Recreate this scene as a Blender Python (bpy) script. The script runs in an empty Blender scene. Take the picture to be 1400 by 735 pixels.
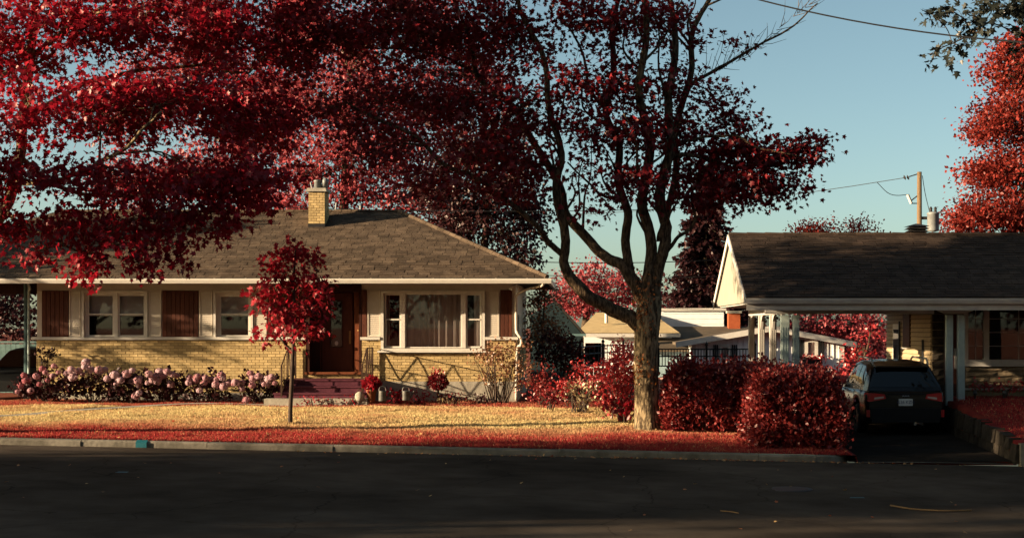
import bpy, math, random
import numpy as np
from mathutils import Vector, Matrix

random.seed(7); RNG = np.random.default_rng(11)
S = bpy.context.scene
R = math.radians
# ------------------------------------------------------------------ camera
F, PX, PY, ZC = 2000.0, 800.0, 445.0, 2.30      # focal length in photo pixels, vanishing point of the depth lines, eye height
cam = bpy.data.cameras.new('camera'); camo = bpy.data.objects.new('camera', cam)
S.collection.objects.link(camo); S.camera = camo
camo.location = (0, 0, ZC); camo.rotation_euler = (R(90), 0, 0)
cam.sensor_width = 36; cam.lens = 36 * F / 1400
cam.shift_x = -(PX - 700) / 1400; cam.shift_y = (PY - 367.5) / 1400
cam.clip_end = 2000; cam.clip_start = 0.1
# ------------------------------------------------------------------ sky, sun, exposure
SUN_EL, SUN_AZ = 12.0, 73.0        # elevation; angle from the facades' normal, on the left
SD = Vector((math.sin(R(SUN_AZ)) * math.cos(R(SUN_EL)), math.cos(R(SUN_AZ)) * math.cos(R(SUN_EL)), -math.sin(R(SUN_EL))))
wd = bpy.data.worlds.new('World'); S.world = wd; wd.use_nodes = True
nt = wd.node_tree; nt.nodes.clear()
sky = nt.nodes.new('ShaderNodeTexSky'); sky.sky_type = 'NISHITA'; sky.sun_disc = False
sky.sun_elevation = R(SUN_EL); sky.sun_rotation = R(180 + SUN_AZ)
sky.air_density = 0.6; sky.dust_density = 1.5; sky.ozone_density = 1.5
hs = nt.nodes.new('ShaderNodeMix'); hs.data_type = 'RGBA'; hs.blend_type = 'MULTIPLY'; hs.inputs[0].default_value = 1
hs.inputs[7].default_value = (1.0, 0.97, 0.72, 1)
bg = nt.nodes.new('ShaderNodeBackground'); bg.inputs[1].default_value = 0.062
wo = nt.nodes.new('ShaderNodeOutputWorld')
nt.links.new(sky.outputs[0], hs.inputs[6]); nt.links.new(hs.outputs[2], bg.inputs[0]); nt.links.new(bg.outputs[0], wo.inputs[0])
sl = bpy.data.lights.new('sun', 'SUN'); sl.energy = 5.0; sl.angle = R(0.5); sl.color = (1.0, 0.77, 0.50)
slo = bpy.data.objects.new('sun', sl); S.collection.objects.link(slo); slo.rotation_euler = SD.to_track_quat('-Z', 'Y').to_euler()
slo.location = (-30, 0, 30)
S.view_settings.view_transform = 'Standard'; S.view_settings.look = 'None'
S.view_settings.exposure = 1.9; S.view_settings.gamma = 1.0; S.view_settings.use_curve_mapping = False
S.render.engine = 'CYCLES'; S.cycles.use_denoising = True
try: S.cycles.denoiser = 'OPENIMAGEDENOISE'
except Exception: pass
S.cycles.max_bounces = 6; S.cycles.diffuse_bounces = 3; S.cycles.glossy_bounces = 3; S.cycles.transparent_max_bounces = 12

# unseen trees added to cast shade and block sky: x, y, size, base height
SHADE = [(-41, 11.2, 1.4, .8), (-40, 1.5, 1.15, .8), (-34, -2.5, 1.2, .6), (-36, 12., .95, .7), (-53, 7.4, 1.4, 1.), (-29, -9, 1.4, -2.6), (-37, -12, 1.5, -3), (-46, -11, 1.5, -3), (-20, -14, 1.6, -3), (-24, 37.3, .75, .3),
         (-12, -9, 1.4, -2.5), (-3, -10, 1.5, -3), (6, -10, 1.5, -3), (15, -9, 1.4, -2.5), (24, -6, 1.5, -3), (22, 6, 1.3, -.2), (31, 3, 1.5, -2.3), (-22, -8, 1.5, -2.6), (33, 14, 1.3, -.5), (-1, -19, 1.9, .4), (12, -19, 1.9, .4), (-14, -18, 1.9, .4)]
# ------------------------------------------------------------------ helpers
COL = S.collection
def W(px, py, d): return np.array(((px - PX) * d / F, d, ZC - (py - PY) * d / F))
def X(px, d): return (px - PX) * d / F
def Z(py, d): return ZC - (py - PY) * d / F
ORIGIN = {}
def thing(name, label, cat, loc=(0, 0, 0), rotz=0, group=None, world=True):
    o = bpy.data.objects.new(name, None); COL.objects.link(o); o.empty_display_size = .2
    o.location = loc; o.rotation_euler = (0, 0, rotz); o['label'] = label; o['category'] = cat
    if group: o['group'] = group
    if world: ORIGIN[o.name] = np.array(loc, float)
    return o
def tag(o, label=None, cat=None, group=None, kind=None):
    if label: o['label'] = label
    if cat: o['category'] = cat
    if group: o['group'] = group
    if kind: o['kind'] = kind
    return o
def shift_of(p):
    while p is not None and p.parent is not None: p = p.parent
    return ORIGIN.get(p.name, np.zeros(3)) if p is not None else np.zeros(3)
def put(name, mesh, mat, parent=None, loc=(0, 0, 0), rot=(0, 0, 0)):
    o = bpy.data.objects.new(name, mesh); COL.objects.link(o)
    if mat is not None and len(mesh.materials) == 0: mesh.materials.append(mat)
    if parent is not None: o.parent = parent
    o.location = loc; o.rotation_euler = rot
    return o
class MB:
    """collects vertices and faces in world (or thing-local) coordinates; build() links them as ONE mesh object"""
    def __init__(s): s.v = []; s.f = []
    def add(s, vs, fs):
        b = len(s.v); s.v.extend([tuple(map(float, p)) for p in vs]); s.f.extend([tuple(i + b for i in q) for q in fs]); return s
    def box(s, x0, x1, y0, y1, z0, z1):
        return s.add([(x0,y0,z0),(x1,y0,z0),(x1,y1,z0),(x0,y1,z0),(x0,y0,z1),(x1,y0,z1),(x1,y1,z1),(x0,y1,z1)],
                     [(0,3,2,1),(4,5,6,7),(0,1,5,4),(1,2,6,5),(2,3,7,6),(3,0,4,7)])
    def hexa(s, a, b):      # two quads (lists of 4 points), lower then upper
        return s.add(list(a) + list(b), [(0,3,2,1),(4,5,6,7),(0,1,5,4),(1,2,6,5),(2,3,7,6),(3,0,4,7)])
    def prism(s, pts, off):   # polygon extruded by a vector
        n = len(pts); p = [np.array(q, float) for q in pts]; o = np.array(off, float)
        return s.add(p + [q + o for q in p], [tuple(range(n))[::-1], tuple(range(n, 2*n))] + [(i, (i+1) % n, (i+1) % n + n, i + n) for i in range(n)])
    def tube(s, pts, rad, k=8, cap=True):
        pts = np.array(pts, float); n = len(pts)
        if np.isscalar(rad): rad = [rad] * n
        t = np.gradient(pts, axis=0); t /= np.linalg.norm(t, axis=1)[:, None] + 1e-9
        u = np.cross(t[0], (0, 0, 1.0))
        if np.linalg.norm(u) < 1e-3: u = np.cross(t[0], (1.0, 0, 0))
        u /= np.linalg.norm(u); vs = []
        a = np.linspace(0, 2*math.pi, k, endpoint=False)
        for i in range(n):
            u = u - t[i] * np.dot(u, t[i]); u /= np.linalg.norm(u) + 1e-9; w = np.cross(t[i], u)
            vs.append(pts[i] + rad[i] * (np.cos(a)[:, None] * u + np.sin(a)[:, None] * w))
        fs = [(i*k + j, i*k + (j+1) % k, (i+1)*k + (j+1) % k, (i+1)*k + j) for i in range(n-1) for j in range(k)]
        if cap: fs += [tuple(range(k))[::-1], tuple(range((n-1)*k, n*k))]
        return s.add(np.concatenate(vs), fs)
    def lathe(s, prof, c=(0, 0, 0), k=16):   # (r, z) profile about a vertical axis
        a = np.linspace(0, 2*math.pi, k, endpoint=False); n = len(prof)
        vs = [(c[0] + r*math.cos(t), c[1] + r*math.sin(t), c[2] + z) for r, z in prof for t in a]
        fs = [(i*k + j, i*k + (j+1) % k, (i+1)*k + (j+1) % k, (i+1)*k + j) for i in range(n-1) for j in range(k)]
        return s.add(vs, fs + [tuple(range(k))[::-1], tuple(range((n-1)*k, n*k))])
    def grid(s, P):      # P[i][j] points
        n, m = len(P), len(P[0])
        return s.add([p for r in P for p in r], [(i*m + j, i*m + j + 1, (i+1)*m + j + 1, (i+1)*m + j) for i in range(n-1) for j in range(m-1)])
    def mesh(s, name, off=(0, 0, 0), smooth=False):
        m = bpy.data.meshes.new(name); off = np.array(off, float)
        m.from_pydata([tuple(np.array(v) - off) for v in s.v], [], s.f)
        if smooth: m.polygons.foreach_set('use_smooth', [True] * len(m.polygons))
        m.update(); return m
    def build(s, name, mat, parent=None, smooth=False, label=None):
        o = put(name, s.mesh(name, shift_of(parent), smooth), mat, parent)
        if label: o['label'] = label
        return o
def B(*a): return MB().box(*a)
def np_mesh(name, V, nper, loops, attr=None):
    """V (N,k,3) vertex blocks, loops: list of faces (tuples) in a block"""
    N, k, _ = V.shape; m = bpy.data.meshes.new(name)
    m.vertices.add(N * k); m.vertices.foreach_set('co', V.reshape(-1).astype(np.float32))
    li = np.concatenate([np.array(f) for f in loops]); ln = np.array([len(f) for f in loops])
    L = (np.arange(N)[:, None] * k + li[None, :]).reshape(-1)
    tot = np.tile(ln, N); st = np.concatenate([[0], np.cumsum(tot)[:-1]])
    m.loops.add(len(L)); m.loops.foreach_set('vertex_index', L.astype(np.int32))
    m.polygons.add(len(tot)); m.polygons.foreach_set('loop_start', st.astype(np.int32))
    try: m.polygons.foreach_set('loop_total', tot.astype(np.int32))
    except Exception: pass
    if attr is not None:
        a = m.attributes.new('tint', 'FLOAT', 'POINT'); a.data.foreach_set('value', np.repeat(attr, k).astype(np.float32))
    m.update(calc_edges=True); return m
def join_np(parts):
    return parts

# ------------------------------------------------------------------ materials
MATS = {}
def newmat(name):
    m = bpy.data.materials.new(name); m.use_nodes = True; m.node_tree.nodes.clear(); MATS[name] = m
    N = lambda t: m.node_tree.nodes.new(t); L = lambda a, b: m.node_tree.links.new(a, b)
    out = N('ShaderNodeOutputMaterial'); return m, N, L, out
def ramp(N, L, fac, stops):
    r = N('ShaderNodeValToRGB'); e = r.color_ramp.elements
    while len(e) < len(stops): e.new(0.5)
    for q, (p, c) in zip(e, stops): q.position = p; q.color = (*c, 1)
    L(fac, r.inputs[0]); return r.outputs[0]
KA, KL = .78, .85
def mat(name, c, rough=.8, c2=None, scale=6, detail=6, bump=0, bscale=40, metal=0, lo=.32, hi=.68, rnd=None, amp=.25, stretch=None, spec=.12, coat=0):
    """principled; c..c2 blended by noise; rnd 'obj'/'island': lightness changes from piece to piece"""
    m, N, L, out = newmat(name); p = N('ShaderNodeBsdfPrincipled'); L(p.outputs[0], out.inputs[0])
    p.inputs['Roughness'].default_value = rough; p.inputs['Metallic'].default_value = metal
    p.inputs['Specular IOR Level'].default_value = spec; p.inputs['Coat Weight'].default_value = coat
    tc = N('ShaderNodeTexCoord'); co = tc.outputs['Object']
    if rnd == 'obj' or stretch:
        g = N('ShaderNodeNewGeometry'); co = g.outputs['Position']
    if stretch:
        mp = N('ShaderNodeMapping'); mp.inputs['Scale'].default_value = stretch; L(co, mp.inputs[0]); co = mp.outputs[0]
    nz = N('ShaderNodeTexNoise'); nz.inputs['Scale'].default_value = scale; nz.inputs['Detail'].default_value = detail
    nz.inputs['Roughness'].default_value = .62; L(co, nz.inputs[0])
    c2 = c2 or tuple(q * .72 for q in c); c = tuple(q * KA for q in c); c2 = tuple(q * KA for q in c2)
    col = ramp(N, L, nz.outputs[0], [(lo, c2), (hi, c)])
    if rnd:
        if rnd == 'obj': src = N('ShaderNodeObjectInfo').outputs['Random']
        else: src = N('ShaderNodeNewGeometry').outputs['Random Per Island']
        mr = N('ShaderNodeMapRange'); mr.inputs[3].default_value = 1 - amp; mr.inputs[4].default_value = 1 + amp; L(src, mr.inputs[0])
        mx = N('ShaderNodeMix'); mx.data_type = 'RGBA'; mx.blend_type = 'MULTIPLY'; mx.inputs[0].default_value = 1
        L(col, mx.inputs[6]); L(mr.outputs[0], mx.inputs[7]); col = mx.outputs[2]
    L(col, p.inputs['Base Color'])
    if bump:
        nb = N('ShaderNodeTexNoise'); nb.inputs['Scale'].default_value = bscale; nb.inputs['Detail'].default_value = 5; L(co, nb.inputs[0])
        b = N('ShaderNodeBump'); b.inputs['Strength'].default_value = bump; b.inputs['Distance'].default_value = .02
        L(nb.outputs[0], b.inputs['Height']); L(b.outputs[0], p.inputs['Normal'])
    return m
def leafmat(name, dark, light, trans=.35, gloss=.06):
    m, N, L, out = newmat(name)
    a = N('ShaderNodeAttribute'); a.attribute_name = 'tint'
    col = ramp(N, L, a.outputs['Fac'], [(0, tuple(q * KL for q in dark)), (1, tuple(q * KL for q in light))])
    d = N('ShaderNodeBsdfDiffuse'); L(col, d.inputs[0])
    t = N('ShaderNodeBsdfTranslucent'); L(col, t.inputs[0])
    g = N('ShaderNodeBsdfGlossy'); g.inputs['Roughness'].default_value = .42; g.inputs[0].default_value = (1, .93, .9, 1)
    mx = N('ShaderNodeMixShader'); mx.inputs[0].default_value = trans; L(d.outputs[0], mx.inputs[1]); L(t.outputs[0], mx.inputs[2])
    m2 = N('ShaderNodeMixShader'); m2.inputs[0].default_value = gloss; L(mx.outputs[0], m2.inputs[1]); L(g.outputs[0], m2.inputs[2])
    L(m2.outputs[0], out.inputs[0]); return m
def glassmat(name, tint=(.75, .78, .8), refl=1.0):
    m, N, L, out = newmat(name)
    t = N('ShaderNodeBsdfTransparent'); t.inputs[0].default_value = (*tint, 1)
    g = N('ShaderNodeBsdfGlossy'); g.inputs['Roughness'].default_value = .02
    f = N('ShaderNodeFresnel'); f.inputs[0].default_value = 1.5
    mm = N('ShaderNodeMath'); mm.operation = 'MULTIPLY_ADD'; mm.inputs[1].default_value = refl; mm.inputs[2].default_value = .015; L(f.outputs[0], mm.inputs[0])
    mx = N('ShaderNodeMixShader'); L(mm.outputs[0], mx.inputs[0]); L(t.outputs[0], mx.inputs[1]); L(g.outputs[0], mx.inputs[2]); L(mx.outputs[0], out.inputs[0]); return m
M = MATS
mat('brick', (.56, .41, .20), .85, (.43, .30, .135), 9, bump=.25, bscale=60, rnd='obj', amp=.22)
mat('brick_mass', (.56, .41, .20), .85, (.43, .30, .135), 9, bump=.25, bscale=60, rnd='island', amp=.22)
mat('mortar', (.26, .20, .115), .95, (.19, .14, .08), 14)
mat('shingle', (.122, .086, .058), .92, (.062, .042, .028), 3, bump=.4, bscale=120, rnd='obj', amp=.30)
mat('shingle_mass', (.122, .086, .058), .92, (.062, .042, .028), 3, bump=.4, bscale=120, rnd='island', amp=.30)
mat('shingle_dark', (.066, .044, .032), .92, (.030, .020, .015), 3, bump=.4, bscale=120, rnd='obj', amp=.30)
mat('shingle_dark_mass', (.066, .044, .032), .92, (.030, .020, .015), 3, bump=.4, bscale=120, rnd='island', amp=.30)
mat('felt', (.05, .042, .036), .95)
mat('cream', (.62, .555, .465), .6, (.54, .475, .395), 4, bump=.05)
mat('white_trim', (.66, .62, .56), .5, (.58, .54, .48), 5)
mat('brown_board', (.115, .037, .021), .6, (.060, .019, .012), 5, bump=.2, stretch=(14, 14, 1.2), rnd='obj', amp=.2)
mat('door_wood', (.20, .062, .026), .5, (.13, .036, .016), 4, bump=.15, stretch=(12, 12, 1))
mat('door_dark', (.050, .016, .010), .5, (.028, .009, .006), 4, bump=.15, stretch=(12, 12, 1))
mat('door_maroon', (.10, .028, .016), .45, (.06, .016, .010), 4, bump=.15, stretch=(12, 12, 1))
mat('gable_cream', (.34, .31, .25), .7, (.30, .27, .215), 3)
mat('concrete', (.42, .38, .31), .9, (.28, .25, .20), 3.5, bump=.3, bscale=25)
mat('concrete_kerb', (.24, .21, .17), .92, (.10, .088, .068), 2.5, bump=.5, bscale=18)
mat('step_paint', (.12, .034, .050), .5, (.075, .020, .032), 4, bump=.1)
mat('iron_brown', (.075, .042, .028), .55, (.045, .025, .018), 20)
mat('iron_black', (.012, .012, .013), .5)
mat('brass', (.55, .36, .14), .3, metal=1)
mat('teal', (.16, .26, .26), .7, (.10, .17, .17), 5, bump=.1)
mat('dark_room', (.010, .008, .008), .95)  # near-black colour stands in for the darkness of unlit rooms
mat('curtain', (.62, .48, .43), .9, (.54, .41, .36), 6)
mat('blind', (.55, .48, .46), .9, (.5, .44, .42), 6)
mat("asphalt", (.092, .074, .059), .95, (.058, .046, .037), 1.2, detail=10, bump=.5, bscale=90, spec=.0)
_a = MATS['asphalt']; _t = _a.node_tree; _p = [n for n in _t.nodes if n.type == 'BSDF_PRINCIPLED'][0]; _src = _p.inputs['Base Color'].links[0].from_socket
_g = _t.nodes.new('ShaderNodeNewGeometry'); _v = _t.nodes.new('ShaderNodeTexVoronoi'); _v.feature = 'DISTANCE_TO_EDGE'; _v.inputs['Scale'].default_value = .32     # hairline cracks and worn, patched areas
_n = _t.nodes.new('ShaderNodeTexNoise'); _n.inputs['Scale'].default_value = 1.6; _n.inputs['Detail'].default_value = 6; _t.links.new(_g.outputs['Position'], _n.inputs[0])
_m = _t.nodes.new('ShaderNodeVectorMath'); _m.operation = 'MULTIPLY_ADD'; _m.inputs[1].default_value = (.5, .5, .5); _t.links.new(_n.outputs['Color'], _m.inputs[0]); _t.links.new(_g.outputs['Position'], _m.inputs[2]); _t.links.new(_m.outputs[0], _v.inputs[0])
_r = _t.nodes.new('ShaderNodeMapRange'); _r.inputs[1].default_value = 0; _r.inputs[2].default_value = .006; _r.inputs[3].default_value = .6; _r.inputs[4].default_value = 1; _t.links.new(_v.outputs[0], _r.inputs[0])
_w = _t.nodes.new('ShaderNodeTexNoise'); _w.inputs['Scale'].default_value = .22; _w.inputs['Detail'].default_value = 3; _t.links.new(_g.outputs['Position'], _w.inputs[0])
_q = _t.nodes.new('ShaderNodeMapRange'); _q.inputs[1].default_value = .35; _q.inputs[2].default_value = .65; _q.inputs[3].default_value = .7; _q.inputs[4].default_value = 1.25; _t.links.new(_w.outputs[0], _q.inputs[0])
_k = _t.nodes.new('ShaderNodeMath'); _k.operation = 'MULTIPLY'; _t.links.new(_r.outputs[0], _k.inputs[0]); _t.links.new(_q.outputs[0], _k.inputs[1])
_x = _t.nodes.new('ShaderNodeMix'); _x.data_type = 'RGBA'; _x.blend_type = 'MULTIPLY'; _x.inputs[0].default_value = 1; _t.links.new(_src, _x.inputs[6]); _t.links.new(_k.outputs[0], _x.inputs[7]); _t.links.new(_x.outputs[2], _p.inputs['Base Color'])
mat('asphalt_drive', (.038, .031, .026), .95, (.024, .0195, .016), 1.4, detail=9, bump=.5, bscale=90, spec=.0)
mat('stone', (.26, .20, .13), .9, (.12, .09, .06), 8, bump=1.0, bscale=14, rnd='obj', amp=.3)
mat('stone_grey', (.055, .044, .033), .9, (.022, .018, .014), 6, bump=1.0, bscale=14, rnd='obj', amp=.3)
mat('siding', (.42, .32, .19), .65, (.34, .26, .155), 5, bump=.05)
mat('post_green', (.42, .50, .48), .6, (.33, .40, .38), 5)
mat('post_white', (.50, .47, .43), .6, (.42, .39, .36), 5)
mat('white_house', (.95, .95, .94), .7, (.86, .86, .85), 4)
mat('shaded_wall', (.30, .42, .46), .8, (.25, .35, .38), 4)  # bluish shade on the wing wall is put into its colour
mat('tan_roof', (.62, .46, .24), .9, (.48, .35, .18), 3, bump=.3, bscale=40)
mat('brown_roof', (.15, .115, .08), .9, (.09, .07, .05), 2, bump=.3, bscale=40)
mat('dark_teal_wall', (.022, .04, .045), .8)
mat('orange_brick', (.42, .105, .04), .85, (.32, .075, .03), 9)
mat('shutter_black', (.016, .018, .018), .6)
mat('bark', (.30, .22, .125), .95, (.055, .038, .023), 9, detail=7, bump=1.0, bscale=16, stretch=(1.9, 1.9, .5), lo=.42, hi=.60)
mat('bark_dark', (.12, .085, .055), .95, (.04, .028, .019), 9, detail=9, bump=1.0, bscale=22, stretch=(3.2, 3.2, .8))
mat('bark_limb', (.17, .115, .068), .95, (.035, .024, .015), 9, detail=7, bump=1.0, bscale=16, stretch=(2.2, 2.2, .6), lo=.42, hi=.62)
mat('bark_thin', (.085, .06, .045), .9, (.045, .03, .022), 9)
mat('pole_wood', (.24, .155, .085), .9, (.12, .08, .048), 8, bump=.4, stretch=(8, 8, .8))
mat('metal_grey', (.27, .28, .275), .5, (.21, .215, .21), 4, metal=.2)
mat('metal_dark', (.035, .032, .032), .5)
mat('galvanised', (.13, .125, .115), .55, (.07, .067, .06), 9, metal=.6)
mat('clay', (.30, .12, .06), .85)
mat('black_paint', (.004, .0045, .006), .25, spec=.3, coat=.35)
mat('black_dull', (.004, .0045, .005), .6, spec=.1)
mat('black_plastic', (.012, .012, .013), .55)
mat('tyre', (.012, .012, .012), .9)
mat('alloy', (.45, .45, .46), .3, metal=1)
mat('plate', (.62, .62, .60), .5)
mat('plate_ink', (.03, .05, .12), .5)
mat('soil', (.05, .034, .024), .95, (.03, .02, .015), 8, bump=.6)
mat('cable', (.02, .02, .022), .6)
mat('teal_paint', (.015, .12, .15), .6)
mat('twig', (.20, .13, .065), .9)
glassmat('glass', (.94, .955, .95), .8); glassmat('car_glass', (.10, .12, .13), 1.2)
m, N, L, out = newmat('tail_red'); p = N('ShaderNodeBsdfPrincipled'); p.inputs[0].default_value = (.28, .012, .015, 1); p.inputs['Roughness'].default_value = .12; p.inputs['Coat Weight'].default_value = 1; L(p.outputs[0], out.inputs[0])
m, N, L, out = newmat('tail_clear'); p = N('ShaderNodeBsdfPrincipled'); p.inputs[0].default_value = (.55, .52, .52, 1); p.inputs['Roughness'].default_value = .1; p.inputs['Metallic'].default_value = .6; L(p.outputs[0], out.inputs[0])
leafmat('leaf_crimson', (.085, .003, .007), (.44, .014, .030), .42, .02)
leafmat('leaf_maroon', (.055, .004, .006), (.25, .014, .020), .36, .02)
leafmat('leaf_pink', (.12, .012, .020), (.50, .095, .105), .35, .01)
leafmat('leaf_rust', (.10, .011, .009), (.31, .040, .028), .35, .01)
leafmat('leaf_hedge', (.105, .008, .010), (.27, .028, .024), .3, .03)
leafmat('leaf_dark', (.020, .008, .010), (.055, .013, .014), .2, .02)
leafmat('leaf_dark_green', (.012, .014, .012), (.035, .040, .032), .2, .02)  # dark green leaves of the overhanging tree
leafmat('leaf_brown', (.13, .055, .028), (.34, .17, .085), .35, .03)
leafmat('leaf_beige', (.20, .14, .07), (.45, .34, .19), .35, .03)
leafmat('leaf_scarlet', (.25, .012, .016), (.50, .035, .035), .35, .06)
leafmat('leaf_ivy', (.17, .06, .012), (.42, .13, .02), .3, .03)
leafmat('leaf_grass', (.33, .036, .038), (.64, .50, .24), .25, .0)
leafmat('petal', (.32, .085, .105), (.50, .345, .375), .25, .0)
leafmat('leaf_litter', (.30, .05, .02), (.55, .36, .16), .2, .02)

# ------------------------------------------------------------------ foliage
LEAF5 = np.array([(0,0,0),(.42,.10,.06),(.24,.30,.05),(.52,.56,.10),(.19,.56,.04),(0,1,0),(-.19,.56,.04),(-.52,.56,.10),(-.24,.30,.05),(-.42,.10,.06)], float)
LEAF5F = [(0,1,2,3,4,5),(0,5,6,7,8,9)]
LEAF2 = np.array([(0,0,0),(.36,.48,.10),(0,1,0),(-.36,.48,.10)], float); LEAF2F = [(0,1,2),(0,2,3)]
BLADE = np.array([(-.5,0,0),(.5,0,0),(0,1,0)], float); BLADEF = [(0,1,2)]
def unit(a): return a / (np.linalg.norm(a, axis=-1, keepdims=True) + 1e-9)
def leaf_mesh(name, C, D, Nn, size, tint, shape=5):
    T, Fc = (LEAF5, LEAF5F) if shape == 5 else (LEAF2, LEAF2F) if shape == 2 else (BLADE, BLADEF)
    D = unit(D); Sd = unit(np.cross(D, Nn)); Up = np.cross(Sd, D)
    s = size[:, None, None]
    V = C[:, None, :] + s * (T[None, :, 0:1] * Sd[:, None, :] + T[None, :, 1:2] * D[:, None, :] + T[None, :, 2:3] * Up[:, None, :])
    return np_mesh(name, V, len(T), Fc, tint)
def gapnoise(P, f=1.3, seed=0.):
    return (np.sin(P[:,0]*f*2.1 + 1.3*np.sin(P[:,1]*f*1.7 + seed)) + np.sin(P[:,1]*f*1.9 + 1.1*np.sin(P[:,2]*f*2.3 + seed*2)) + np.sin(P[:,2]*f*2.4 + 1.2*np.sin(P[:,0]*f*1.6 + seed*3))) / 3
def sprays(ells, per=9, dens=1.0, leafpx=8., fill=.5, gap=-.35, seed=0.):
    """ells: (px,py,d,rx,ry,rz[,k]) -> spray points and their ellipsoid index"""
    P, I = [], []
    for i, e in enumerate(ells):
        px, py, d, rx, ry, rz = e[:6]; k = e[6] if len(e) > 6 else 1.
        n = max(4, int(dens * k * math.pi * rx * ry / (leafpx * leafpx * .55) * 4.2 / per))
        c = W(px, py, d); r = np.array((rx * d / F, rz, ry * d / F))
        u = unit(RNG.normal(size=(n, 3))) * (RNG.random((n, 1)) ** fill)
        p = c + u * r; keep = gapnoise(p, 1.25, seed) > gap - .25 * RNG.random(n)
        p = p[keep]; P.append(p); I.append(np.full(len(p), i))
    return np.concatenate(P), np.concatenate(I)
def grow(P, centre, per, size, spread=.30, droop=.35, flat=.75, out=.6, length=.35):
    """leaves round every spray point: positions, directions, normals, sizes"""
    n = len(P); ax = unit(unit(P - centre) * out + RNG.normal(size=(n, 3)) * .5 + np.array((0, 0, -droop)))
    t = RNG.random((n, per, 1)); A = np.repeat(ax[:, None, :], per, 1)
    C = P[:, None, :] + A * (t - .3) * length + RNG.normal(size=(n, per, 3)) * np.array((spread, spread, spread * .45)) * .5
    D = A + RNG.normal(size=(n, per, 3)) * .75 + np.array((0, 0, -droop * .8))
    Nn = np.array((0, 0, flat)) + RNG.normal(size=(n, 1, 3)) * .55 + RNG.normal(size=(n, per, 3)) * .27
    sz = size * (.65 + .6 * RNG.random((n, per)))
    base = np.repeat(RNG.random((n, 1)), per, 1)
    tint = np.clip(.45 * base + .55 * RNG.random((n, per)), 0, 1)
    return C.reshape(-1, 3), D.reshape(-1, 3), Nn.reshape(-1, 3), sz.reshape(-1), tint.reshape(-1)
def catmull(pts, per=5):
    pts = np.array(pts, float); q = np.vstack([2*pts[0] - pts[1], pts, 2*pts[-1] - pts[-2]]); o = []
    for i in range(1, len(q) - 2):
        for t in np.linspace(0, 1, per, endpoint=False):
            a, b, c, d = q[i-1], q[i], q[i+1], q[i+2]
            o.append(.5 * (2*b + (c - a)*t + (2*a - 5*b + 4*c - d)*t*t + (3*b - a - 3*c + d)*t**3))
    o.append(pts[-1]); return np.array(o)
def bark_tube(mb, p, r, k=56, step=.025):
    L = np.concatenate([[0], np.cumsum(np.linalg.norm(np.diff(p, axis=0), axis=1))]); n = int(L[-1] / step); t = np.linspace(0, L[-1], n)
    q = np.stack([np.interp(t, L, p[:, i]) for i in range(3)], 1); rr = np.interp(t, L, r); a = np.linspace(0, 2*math.pi, k, endpoint=False); vs = []
    for i in range(n):
        z = t[i]; w = a + .25*np.sin(z*3.1 + a*2) + .12*np.sin(z*9.7 + 3*a)
        ridge = np.abs(np.sin(w*9 + 1.3*np.sin(z*2.3))) + .5*np.abs(np.sin(w*17 + 2.1*np.sin(z*5.1 + a))) + .25*np.sin(z*41 + 9*np.sin(a*5 + z*3))
        lump = .03*np.sin(a*2 + z*1.9) + .02*np.sin(a*3 - z*4.2); flare = math.exp(-z/.16) * (.10 + .16*np.cos(a*5 + .7))
        R_ = rr[i] * (1 + lump + flare) + .011 * (ridge - .9); vs.append(q[i] + np.stack([R_*np.cos(a), R_*np.sin(a), 0*a], 1))
    mb.add(np.concatenate(vs), [(i*k + j, i*k + (j+1) % k, (i+1)*k + (j+1) % k, (i+1)*k + j) for i in range(n-1) for j in range(k)])
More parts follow.
